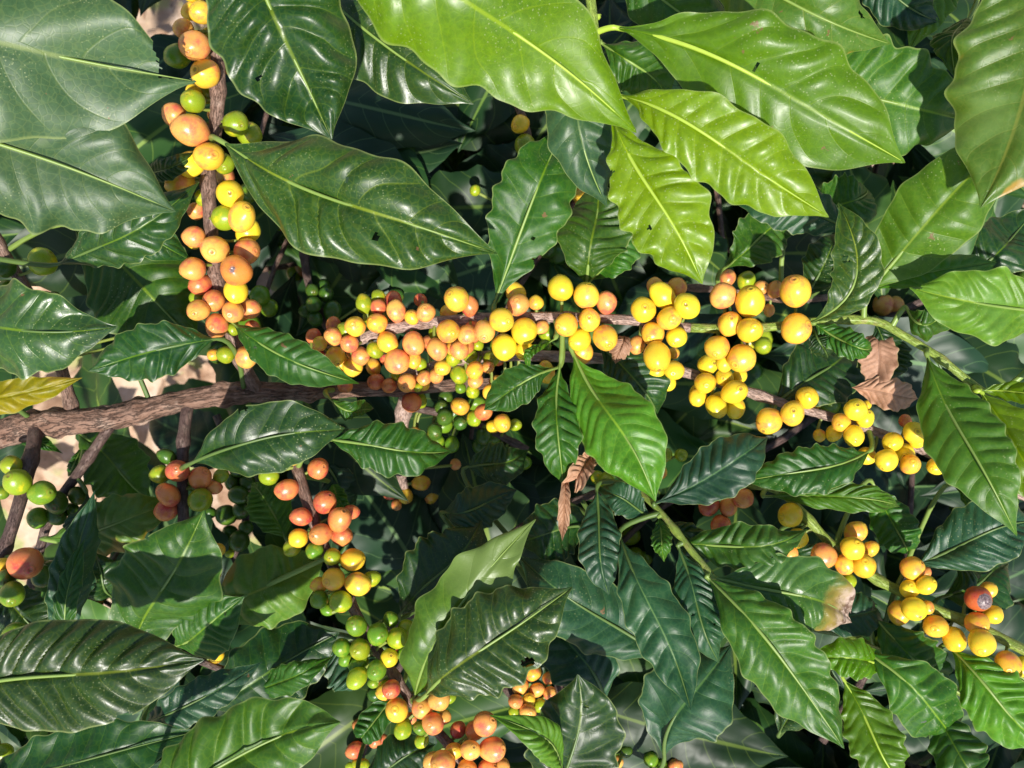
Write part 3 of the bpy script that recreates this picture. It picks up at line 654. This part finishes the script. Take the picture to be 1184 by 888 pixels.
reg('main', 790, 300, 4.44, [(205, 187, 70, 'A'), (345, 217, 83, 'Y'), (575, 162, 84, 'O'), (580, 357, 78, 'O'), (240, 330, 68, 'O'), (340, 362, 68, 'Y'), (175, 453, 66, 'O'), (298, 508, 75, 'O'), (210, 530, 42, 'Y')])
reg('lower', 790, 300, 4.44, [(128, 540, 57, 'Y'), (112, 633, 56, 'Y'), (212, 607, 50, 'Y'), (290, 600, 38, 'Y'), (262, 680, 66, 'Y'), (75, 708, 49, 'Y'), (168, 753, 58, 'Y'), (268, 765, 52, 'Y'), (440, 830, 70, 'O'), (560, 790, 66, 'O'), (635, 710, 62, 'Y')])
reg('rightbg', 790, 300, 4.44, [(228, 95, 45, 'A'), (322, 110, 45, 'V'), (398, 145, 38, 'A'), (470, 155, 42, 'A'), (440, 260, 30, 'A'), (730, 115, 42, 'D'), (660, 130, 30, 'D')])
reg('lower', 860, 440, 4.93, [(638, 168, 64, 'Y'), (690, 215, 58, 'Y'), (555, 240, 58, 'O'), (430, 312, 38, 'O'), (515, 300, 52, 'Y'), (628, 315, 62, 'Y'), (700, 140, 27, 'Y'), (700, 430, 52, 'Y'), (815, 453, 66, 'Y'), (848, 350, 58, 'Y'), (918, 410, 56, 'Y'), (975, 300, 66, 'Y'), (985, 345, 45, 'Y'), (920, 230, 35, 'A'), (950, 480, 60, 'O'), (1095, 490, 52, 'Y')])
reg('twigleft', 0, 500, 4.44, [(60, 170, 55, 'V'), (90, 255, 70, 'V'), (215, 310, 66, 'G'), (5, 310, 38, 'G'), (130, 675, 84, 'R'), (10, 690, 46, 'O'), (60, 830, 68, 'G'), (30, 750, 50, 'D')])
reg('twigthin', 0, 500, 4.44, [(195, 440, 55, 'G'), (290, 360, 60, 'D'), (395, 325, 45, 'D'), (290, 430, 50, 'D'), (370, 400, 40, 'D'), (215, 735, 55, 'D'), (260, 700, 45, 'D')])
reg('twigleft', 0, 500, 2.2875, [(40, 537, 36, 'G'), (0, 580, 34, 'G'), (8, 850, 28, 'V')])
reg('shade', 0, 500, 2.2875, [(572, 588, 22, 'Y')])
reg('greenleft', 0, 260, 7.4, [(360, 315, 122, 'V'), (50, 370, 82, 'D'), (60, 540, 72, 'G'), (145, 620, 66, 'D'), (380, 650, 90, 'G'), (460, 620, 55, 'D')])
reg('greenleft', 0, 250, 2.96, [(455, 405, 26, 'G'), (500, 408, 26, 'G'), (90, 500, 20, 'D')], .02)
reg('twigred', 160, 510, 4.67, [(118, 180, 52, 'V'), (213, 160, 62, 'R'), (333, 200, 60, 'R'), (405, 250, 42, 'A'), (335, 318, 70, 'V'), (162, 290, 64, 'R'), (150, 375, 58, 'R'), (445, 190, 40, 'V'), (155, 85, 45, 'D'), (425, 590, 40, 'O'), (390, 715, 46, 'O')])
reg('greenbg', 160, 510, 4.67, [(535, 150, 48, 'D'), (510, 220, 46, 'D'), (590, 220, 46, 'D'), (540, 290, 52, 'D'), (610, 310, 44, 'D'), (475, 400, 55, 'D'), (555, 370, 47, 'D'), (385, 385, 34, 'D'), (545, 540, 55, 'D'), (580, 470, 40, 'D'), (480, 600, 38, 'V'), (500, 500, 45, 'D')])
reg('centre', 290, 510, 4.67, [(225, 95, 42, 'O'), (98, 187, 55, 'V'), (198, 260, 58, 'R'), (363, 148, 62, 'R'), (400, 330, 65, 'R'), (272, 410, 52, 'R'), (478, 425, 65, 'R'), (540, 385, 42, 'R'), (490, 510, 58, 'R'), (377, 500, 62, 'R'), (258, 523, 52, 'Y'), (225, 575, 50, 'V'), (345, 590, 48, 'G'), (440, 625, 48, 'V'), (550, 640, 66, 'Y'), (448, 747, 62, 'O'), (370, 775, 48, 'O'), (575, 770, 66, 'O'), (650, 745, 48, 'V'), (370, 855, 50, 'G'), (485, 865, 62, 'V')])
reg('centre', 340, 680, 4.27, [(165, 105, 36, 'G'), (307, 185, 54, 'G'), (413, 228, 56, 'G'), (478, 155, 40, 'G'), (510, 247, 54, 'V'), (550, 195, 40, 'V'), (570, 245, 30, 'V'), (543, 322, 36, 'G'), (470, 345, 50, 'Y'), (234, 293, 46, 'G'), (325, 303, 54, 'V'), (320, 380, 48, 'G'), (310, 443, 52, 'V'), (408, 407, 52, 'G'), (255, 350, 35, 'G'), (508, 603, 60, 'O'), (540, 697, 46, 'V'), (625, 690, 38, 'G'), (632, 592, 54, 'A'), (715, 550, 56, 'A'), (685, 668, 54, 'A'), (740, 640, 34, 'A'), (770, 540, 30, 'V'), (655, 470, 35, 'O'), (810, 700, 44, 'R'), (890, 705, 50, 'A'), (942, 670, 60, 'A'), (868, 800, 52, 'A'), (978, 795, 63, 'A'), (790, 805, 44, 'O'), (735, 860, 60, 'A'), (680, 850, 42, 'A'), (855, 900, 55, 'A'), (955, 895, 50, 'A'), (1020, 885, 48, 'A')])
reg('redbg', 340, 680, 4.27, [(400, 525, 36, 'D'), (410, 595, 28, 'A'), (325, 680, 34, 'R'), (400, 755, 34, 'R'), (300, 800, 42, 'R'), (315, 865, 30, 'V'), (345, 875, 32, 'V'), (280, 880, 28, 'V'), (505, 520, 36, 'D'), (430, 740, 30, 'R')])
reg('lowmid', 300, 500, 2.2875, [(692, 640, 20, 'O'), (722, 635, 22, 'O'), (690, 672, 22, 'A'), (733, 682, 20, 'A'), (768, 690, 18, 'A'), (765, 650, 17, 'A'), (678, 712, 20, 'A'), (710, 737, 22, 'A'), (742, 722, 18, 'V'), (672, 738, 15, 'V'), (712, 708, 18, 'O')])
reg('lowmid', 560, 500, 2.2875, [(350, 870, 19, 'A'), (375, 842, 19, 'D'), (345, 835, 19, 'D'), (440, 865, 20, 'G'), (505, 880, 20, 'A'), (470, 885, 18, 'G')], .02)
reg('stub', 430, 480, 5.92, [(585, 338, 48, 'A'), (335, 465, 58, 'O'), (405, 550, 55, 'O'), (125, 535, 47, 'R'), (225, 550, 54, 'O'), (170, 615, 43, 'A'), (235, 635, 45, 'A'), (365, 690, 50, 'D')])
reg('right', 790, 550, 5.38, [(160, 185, 68, 'R'), (280, 190, 60, 'A'), (372, 140, 64, 'A'), (236, 308, 68, 'R'), (667, 243, 78, 'Y'), (715, 388, 62, 'Y'), (658, 485, 60, 'A'), (873, 495, 80, 'A'), (1070, 350, 70, 'O'), (1055, 450, 76, 'Y'), (1005, 550, 65, 'O'), (1125, 565, 75, 'Y'), (1165, 455, 48, 'O'), (1030, 655, 48, 'V'), (945, 670, 58, 'O'), (985, 610, 35, 'V')])
reg('deepmid', 560, 500, 2.2875, [(480, 60, 17, 'V'), (465, 105, 20, 'O'), (322, 128, 22, 'V'), (520, 60, 18, 'V'), (300, 120, 18, 'V')])
reg('right', 1010, 630, 5.55, [(250, 150, 76, 'O'), (335, 258, 65, 'Y'), (230, 283, 62, 'Y'), (258, 412, 78, 'Y'), (165, 435, 75, 'O'), (345, 400, 45, 'O'), (400, 522, 75, 'O'), (518, 605, 78, 'Y'), (665, 505, 76, 'O'), (765, 448, 62, 'Y'), (695, 625, 86, 'Y'), (672, 345, 84, 'Z'), (735, 290, 54, 'O'), (860, 762, 85, 'O'), (960, 780, 62, 'Y'), (335, 180, 35, 'A')])
reg('topbg', 300, 0, 2.96, [(893, 425, 33, 'Y'), (908, 497, 38, 'V'), (912, 568, 33, 'V'), (738, 652, 20, 'V')])
reg('greentop', 350, 320, 5.55, [(70, 180, 52, 'D'), (190, 220, 60, 'D'), (80, 270, 52, 'D'), (595, 125, 50, 'D'), (20, 220, 45, 'D'), (150, 110, 50, 'D'), (130, 60, 45, 'D'), (60, 90, 45, 'D')])
reg('greentop', 300, 250, 2.96, [(200, 30, 20, 'D'), (230, 70, 20, 'D'), (180, 90, 20, 'D'), (370, 70, 18, 'D'), (330, 110, 20, 'D')])

def solve(keys):
    it = []
    for k in keys:
        b = BR[k]
        for c in b.cherries:
            x, y, r, kd, dd = c
            # closest stem sample in the picture
            i = int(np.argmin((b.px[:, 0]-x)**2 + (b.px[:, 1]-y)**2))
            sd = float(b.px[i][2]); lat = math.hypot(b.px[i][0]-x, b.px[i][1]-y)
            d = sd + dd + (13-r)*.0009 - .004
            rs = b.rad[i]*F/sd
            it.append(dict(c=c, b=b, d=d, sd=sd+dd, lat=lat, rs=rs))
    n = len(it)
    for step in range(260):
        mv = 0
        for i in range(n):
            a = it[i]; xa, ya, ra, _, _ = a['c']
            for j in range(i+1, n):
                b = it[j]; xb, yb, rb, _, _ = b['c']
                l2 = math.hypot(xa-xb, ya-yb); need = (ra+rb)*.94
                if l2 >= need: continue
                dz = math.sqrt(need*need-l2*l2)*.43/F
                g = a['d']-b['d']
                if abs(g) < dz:
                    # the bigger fruit goes nearer when undecided
                    s = (1 if g > 0 else -1) if abs(g) > dz*.15 else (1 if ra < rb else -1)
                    p = (dz-abs(g))*.26
                    a['d'] += s*p; b['d'] -= s*p; mv += p
            need = a['c'][2]*.95 + a['rs']
            if a['lat'] < need:
                dz = math.sqrt(need*need-a['lat']**2)*a['sd']/F
                if a['d'] > a['sd']-dz: a['d'] -= (a['d']-(a['sd']-dz))*.5
            # spring to the stem
            lo, hi = a['sd']-.026, a['sd']+.020
            if a['d'] < lo: a['d'] += (lo-a['d'])*.5
            if a['d'] > hi: a['d'] -= (a['d']-hi)*.5
    return it
rng = random.Random(5)
def pack(key, x0, x1, n, kinds, sp):
    b = BR[key]
    sel = [q for q in b.px if x0 <= q[0] <= x1]
    for _ in range(n):
        q = rng.choice(sel); x, y = q[0]+rng.gauss(0, 6), q[1]+rng.uniform(-sp, sp)
        if key in ('upleft', 'centre'): x, y = q[0]+rng.uniform(-sp, sp), q[1]+rng.gauss(0, 6)
        if math.hypot(x-q[0], y-q[1]) < 9 and key != 'upleft': continue
        b.cherries.append([x, y, rng.uniform(7, 11.5), rng.choice(kinds), .010])
pack('main', 372, 560, 26, 'ARROV', 34)
pack('lower', 470, 640, 30, 'AROVVG', 34)
pack('lower', 780, 1000, 6, 'YYO', 20)
pack('centre', 350, 560, 16, 'AROVG', 34)
pack('upleft', 232, 270, 14, 'AOVY', 26)
pack('greenmid', 500, 610, 14, 'DGGDV', 26)
for k_, b_ in BR.items():
    b_.cherries = b_.cherries[:98]
placed = []

for grp in (['main', 'lower', 'rightbg', 'greenmid'], ['upleft'], ['centre', 'redbg'], ['right'], ['twigleft', 'twigthin'], ['twigred'], ['greenbg'],
            ['greenleft'], ['stub'], ['lowmid'], ['deepmid'], ['topbg'], ['greentop'], ['shade']):
    for a in solve(grp):
        x, y, r, kd, dd = a['c']; b = a['b']; d = a['d']
        p = P(x, y, d); R = r*d/F*1.0
        dist, q, rs, tdir = nearest(b, p)
        ax = (p-q).normalized()
        ax = (ax + Vector((rng.gauss(0, .35), rng.gauss(0, .35), rng.gauss(0, .3) + .15))).normalized()
        if kd in 'SZ': ax = Vector((.05 if kd == 'S' else .12, -.05, 1)).normalized()
        o = bpy.data.objects.new('cherry', get_cherry(kd, rng.choice((0, 1, 2, 3, 4, 5)) if kd not in 'SZ' else 0))
        link(o, b.root)
        M = Matrix.Translation(p) @ ax.to_track_quat('Z', 'Y').to_matrix().to_4x4() @ Matrix.Rotation(rng.random()*6.28, 4, 'Z') @ Matrix.Diagonal((R, R, R, 1))
        sq = (rng.uniform(.93, 1.04), rng.uniform(.93, 1.04), rng.uniform(.95, 1.06)); M = M @ Matrix.Diagonal((*sq, 1))
        o.matrix_basis = M
        if kd == 'S': o['label'] = 'orange cherry with a grey worn navel'
        if kd == 'Z': o['label'] = 'red cherry with a large blackened grey patch'
        # stalk to the stem
        s0 = p - ax*R*.98
        m = (s0+q)/2 - ax*min(.006, dist*.3)
        pts = [s0*(1-t)**2 + m*2*t*(1-t) + q*t*t for t in (0, .25, .5, .75, 1)]
        tube('stalk', pts, [.0009, .0008, .0008, .0009, .0011], STALK, o, 6, inv=M.inverted(), cap=False)
        placed.append(p)

# ------------------------------------------------------------------ dried leaves caught in the branches
def dried_leaf(label, *a, **kw):
    class R: pass
    # build as a thing of its own: blade + midrib
    root = empty('dried_leaf', (0, 0, 0), label, 'dried leaf', 'dried brown leaves caught among the branches')
    o = leaf(None, *a, kind='dead', own=root, **kw); o.name = 'blade'; o.data.name = 'blade'
    return root
dried_leaf('pinkish brown dried leaf hanging by the right end of the central branch', 1014, 384, .437, 1004, 458, .43, w=42, fold=.25, curl=.2, wave=.05, bend=-6, rib=.0008, seed=201, twist=40)
dried_leaf('pinkish brown dried leaf scrap with a sharp point above the yellow cherries', 985, 448, .432, 1056, 460, .43, w=38, fold=.25, curl=.3, wave=.05, rib=.0008, seed=202)
dried_leaf('shrivelled brown leaf tucked under the leaves hanging at the centre', 688, 522, .42, 664, 556, .425, w=26, fold=.9, curl=.1, wave=.2, rib=.002, seed=203)
dried_leaf('narrow rolled brown leaf dangling just right of the picture centre', 655, 545, .425, 650, 626, .42, w=15, fold=1.1, curl=.1, wave=.2, rib=.002, seed=204)
dried_leaf('small brownish leaf scrap beside the cherries of the central branch', 722, 388, .432, 712, 420, .432, w=24, fold=.3, curl=.4, wave=.15, rib=.002, seed=205)

# ------------------------------------------------------------------ background branches, copies of a few shared leaf meshes
def unit_leaf(seed, kind, wr):
    r = random.Random(seed)
    L = .125; W = L*wr; ar = r.uniform(.006, .018); dr = r.uniform(.0, .02); sb = r.uniform(-.008, .008)
    Cf = lambda u: Vector((L*u, sb*4*u*(1-u), ar*4*u*(1-u) - dr*u*u))
    vs, uvs, fs = leaf_grid(Cf, L, W, lambda u: Vector((0, 0, 1)), 34, 12, r.uniform(.0008, .0022), r.uniform(.03, .09), 4.5, r.uniform(.05, .3), r.uniform(.1, .45), seed, (), math.radians(r.uniform(-35, 35)))
    me = bpy.data.meshes.new('leaf'); me.from_pydata([tuple(v) for v in vs], [], fs)
    me.polygons.foreach_set('use_smooth', [True]*len(me.polygons))
    uv = me.uv_layers.new(name='UVMap'); li = np.empty(len(me.loops), dtype=np.int32); me.loops.foreach_get('vertex_index', li)
    uv.data.foreach_set('uv', np.asarray(uvs, dtype=np.float32)[li].ravel())
    uv = me.uv_layers.new(name='Vein'); uv.data.foreach_set('uv', np.asarray(VEIN, dtype=np.float32)[li].ravel())
    me.materials.append(LB[kind]); me.update(); return me
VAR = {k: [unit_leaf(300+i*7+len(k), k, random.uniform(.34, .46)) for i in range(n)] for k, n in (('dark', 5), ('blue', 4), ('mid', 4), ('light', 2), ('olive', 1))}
HOLES = [(70, 455, 40, 12), (245, 436, 28, 12), (90, 535, 40, 32), (25, 605, 22, 32), (290, 600, 18, 34), (190, 512, 20, 10), (268, 556, 12, 16), (22, 345, 26, 14), (195, 278, 22, 16), (314, 335, 9, 22), (205, 20, 18, 12)]
def in_hole(p, grow):
    d = CAMZ-p.z; x = 592 + p.x/d*F; y = 444 - p.y/d*F
    for hx, hy, rx, ry in HOLES:
        if ((x-hx)/(rx+grow))**2 + ((y-hy)/(ry+grow))**2 < 1: return True
    return False
def bg_branch(label, cx, cy, sx, sy, d0, d1, ntw, seed, mix=('dark', 'dark', 'blue', 'blue', 'mid'), fruit=2):
    r = random.Random(seed)
    root = empty('background_branch', (0, 0, 0), label, 'leafy branch', 'shaded leafy branches in the background')
    count = 0
    for t in range(ntw):
        d = d0 + (d1-d0)*(t+.5)/ntw
        c = P(cx + r.uniform(-sx, sx), cy + r.uniform(-sy, sy), d)
        ang = r.uniform(0, 2*math.pi); dirv = Vector((math.cos(ang), math.sin(ang), r.uniform(-.25, .25))).normalized()
        Lh = .13; side = dirv.cross(Vector((0, 0, 1))).normalized()
        pts = [c + dirv*(k/8-.5)*2*Lh + side*.012*math.sin(k*.7+seed) + Vector((0, 0, .008*math.sin(k*.9))) for k in range(9)]
        if sum(in_hole(q, 4) for q in pts) == 0:
            tube('twig', pts, [.0028-.0014*k/8 for k in range(9)], BM['dark' if r.random() < .6 else 'brown'], root, 8, .08, seed=t)
        for k in range(0, 9):
            if k % 2 and r.random() < .35: continue
            for s in (1, -1):
                if count >= 98: break
                q = pts[k]
                a2 = r.uniform(40, 75)
                dv = (dirv*math.cos(math.radians(a2)) + side*s*math.sin(math.radians(a2)) + Vector((0, 0, r.uniform(-.35, .25)))).normalized()
                L = r.uniform(.75, 1.2)
                nrm = Vector((r.gauss(0, .28), r.gauss(0, .28), 1)); nrm = (nrm - dv*nrm.dot(dv)).normalized()
                if any(in_hole(q+dv*(L*.125*u), 16) for u in (.1, .35, .6, .85, 1)): continue
                if in_hole(q, 2): continue
                kind = r.choice(mix)
                o = bpy.data.objects.new('leaf', r.choice(VAR[kind]))
                B = nrm.cross(dv)
                M = Matrix(((dv.x, B.x, nrm.x, q.x+dv.x*.006), (dv.y, B.y, nrm.y, q.y+dv.y*.006), (dv.z, B.z, nrm.z, q.z+dv.z*.006), (0, 0, 0, 1))) @ Matrix.Scale(L, 4)
                link(o, root); o.matrix_basis = M; count += 1
            if r.random() < .16*fruit and not in_hole(pts[k], 14):
                kd0 = r.choice('DDGVAO')
                for z in range(r.randint(3, 7)):
                    off = Vector((r.gauss(0, 1), r.gauss(0, 1), r.gauss(0, .7)+.3)).normalized()*r.uniform(.009, .014)
                    p = pts[k]+off; R = r.uniform(.0052, .0068)
                    kd = kd0 if r.random() < .7 else r.choice('DGA')
                    o = bpy.data.objects.new('cherry', get_cherry(kd, r.choice((0, 1)))); link(o, root)
                    o.matrix_basis = Matrix.Translation(p) @ off.to_track_quat('Z', 'Y').to_matrix().to_4x4() @ Matrix.Diagonal((R, R, R, 1))
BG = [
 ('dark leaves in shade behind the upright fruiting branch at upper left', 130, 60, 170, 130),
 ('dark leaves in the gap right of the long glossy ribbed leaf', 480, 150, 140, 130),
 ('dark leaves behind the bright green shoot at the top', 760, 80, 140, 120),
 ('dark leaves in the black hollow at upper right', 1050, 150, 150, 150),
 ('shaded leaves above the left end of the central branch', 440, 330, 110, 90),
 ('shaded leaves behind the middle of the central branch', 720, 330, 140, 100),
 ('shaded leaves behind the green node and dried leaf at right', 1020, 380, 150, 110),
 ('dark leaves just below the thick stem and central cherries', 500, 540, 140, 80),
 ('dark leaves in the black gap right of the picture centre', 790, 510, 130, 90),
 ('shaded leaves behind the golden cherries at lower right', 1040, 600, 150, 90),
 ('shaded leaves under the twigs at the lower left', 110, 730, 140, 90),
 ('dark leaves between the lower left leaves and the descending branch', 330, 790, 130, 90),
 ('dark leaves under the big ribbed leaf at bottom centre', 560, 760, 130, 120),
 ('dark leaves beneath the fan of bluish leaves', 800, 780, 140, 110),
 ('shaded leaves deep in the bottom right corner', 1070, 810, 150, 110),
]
for i, (lab, cx, cy) in enumerate((('leafy branch added outside the bottom edge under the centre for shade', 480, 1040), ('leafy branch added outside the bottom edge right of centre for shade', 780, 1040), ('leafy branch added outside the bottom right corner for shade', 1080, 1040))):
    bg_branch(lab, cx, cy, 170, 90, .50, .80, 7, 700+i*17, fruit=0)  # branches added to block sun from the deep background foliage
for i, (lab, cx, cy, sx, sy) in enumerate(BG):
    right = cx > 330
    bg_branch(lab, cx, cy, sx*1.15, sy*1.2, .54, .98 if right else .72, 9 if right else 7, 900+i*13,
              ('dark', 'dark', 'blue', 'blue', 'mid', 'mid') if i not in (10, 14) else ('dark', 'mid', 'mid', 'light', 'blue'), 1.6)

# ------------------------------------------------------------------ ground with leaf litter
def ground_mat():
    s = NT('sunlit_soil'); oc = s.n('ShaderNodeTexCoord').outputs['Object']
    a = s.noise(oc, 6, 5, .6); b = s.noise(oc, 30, 5, .65); g = s.noise(oc, 9, 4, .6)
    c = s.mix(s.ramp(a, .35, .65), (.30, .20, .13), (.62, .47, .34))
    c = s.mix(s.math('MULTIPLY', s.ramp(b, .5, .7), .6), c, (.72, .58, .48))
    c = s.mix(s.math('MULTIPLY', s.ramp(g, .50, .62), .85), c, (.30, .36, .10))
    c = s.mix(s.ramp(s.noise(oc, 60, 4, .7), .62, .72), c, (.16, .09, .06))
    pr = s.bsdf(Base_Color=c, Roughness=.95, Normal=s.bump(s.math('ADD', b, a), .8, .01))
    s.l(pr.outputs[0], s.out.inputs[0]); return s.m
gv, gf = [], []
N = 120
for j in range(N+1):
    for i in range(N+1):
        def m(t): t = t/N*2-1; return math.copysign(abs(t)**3*60 + abs(t)*1.2, t)
        x, y = m(i), m(j)
        gv.append((x, y, .035*noise.noise(Vector((x*3, y*3, 0))) - .0 + (.02*noise.noise(Vector((x*11, y*11, 3))) if abs(x) < 4 else 0)))
for j in range(N):
    for i in range(N): gf.append((j*(N+1)+i, j*(N+1)+i+1, (j+1)*(N+1)+i+1, (j+1)*(N+1)+i))
g = mesh_obj('ground', gv, gf, ground_mat()); g['kind'] = 'structure'
lv, lf, luv = [], [], []
r = random.Random(77)
for k in range(3000):
    x, y = r.uniform(-1.6, 1.6), r.uniform(-1.3, 1.3); L = r.uniform(.025, .11); a = r.uniform(0, 6.28)
    dv = Vector((math.cos(a), math.sin(a), r.uniform(-.15, .15))).normalized(); nn = Vector((r.gauss(0, .3), r.gauss(0, .3), 1)); nn = (nn-dv*nn.dot(dv)).normalized()
    p0 = Vector((x, y, .03+r.uniform(0, .02))); ar = r.uniform(.0, .02)
    vs, uvs, fs = leaf_grid(lambda u: p0+dv*L*u+nn*ar*4*u*(1-u), L, L*r.uniform(.35, .5), lambda u: nn, 12, 6, .001, .12, 3, r.uniform(0, .5), r.uniform(0, .5), k)
    n0 = len(lv); lv += vs; luv += uvs; lf += [tuple(i+n0 for i in f) for f in fs]
lit = mesh_obj('leaf_litter', lv, lf, leaf_mat('leaf_litter', (.20, .11, .075), (.58, .42, .32), (.2, .12, .08), .8, .1, speck=.0, back=(.45, .30, .24), hue=.05), None, luv)
lit['kind'] = 'stuff'; lit['label'] = 'dry pinkish brown fallen leaves on the sunlit ground'; lit['category'] = 'leaf litter'

# ------------------------------------------------------------------ camera, light, sky
cam = bpy.data.cameras.new('Camera'); co = bpy.data.objects.new('Camera', cam); C.objects.link(co)
co.location = (0, 0, CAMZ); co.rotation_euler = (0, 0, 0)
cam.sensor_width = 36; cam.lens = 36*F/1184; cam.clip_start = .02; cam.clip_end = 500
cam.dof.use_dof = True; cam.dof.focus_distance = .40; cam.dof.aperture_fstop = 15
bpy.context.scene.camera = co

sd = Vector((.06, -.56, 1)).normalized()      # towards the sun
el = math.asin(sd.z); az = math.atan2(sd.x, sd.y)
w = bpy.data.worlds.new('World'); bpy.context.scene.world = w; w.use_nodes = True
nt = w.node_tree; bgn = nt.nodes['Background']
sky = nt.nodes.new('ShaderNodeTexSky'); sky.sky_type = 'NISHITA'; sky.sun_disc = False
sky.sun_elevation = el; sky.sun_rotation = az
nt.links.new(sky.outputs[0], bgn.inputs[0]); bgn.inputs[1].default_value = .10
sl = bpy.data.lights.new('sun', 'SUN'); so = bpy.data.objects.new('sun', sl); C.objects.link(so)
sl.energy = 5.0; sl.angle = math.radians(1.0); sl.color = (1, .955, .88)
so.rotation_euler = sd.to_track_quat('Z', 'Y').to_euler()
sc = bpy.context.scene
sc.view_settings.view_transform = 'Standard'; sc.view_settings.look = 'None'
sc.view_settings.exposure = 0.4; sc.view_settings.gamma = 1
sc.render.resolution_x = 1024; sc.render.resolution_y = 768
sc.cycles.max_bounces = 4; sc.cycles.diffuse_bounces = 2; sc.cycles.glossy_bounces = 2; sc.cycles.transmission_bounces = 3
sc.cycles.caustics_reflective = False; sc.cycles.caustics_refractive = False
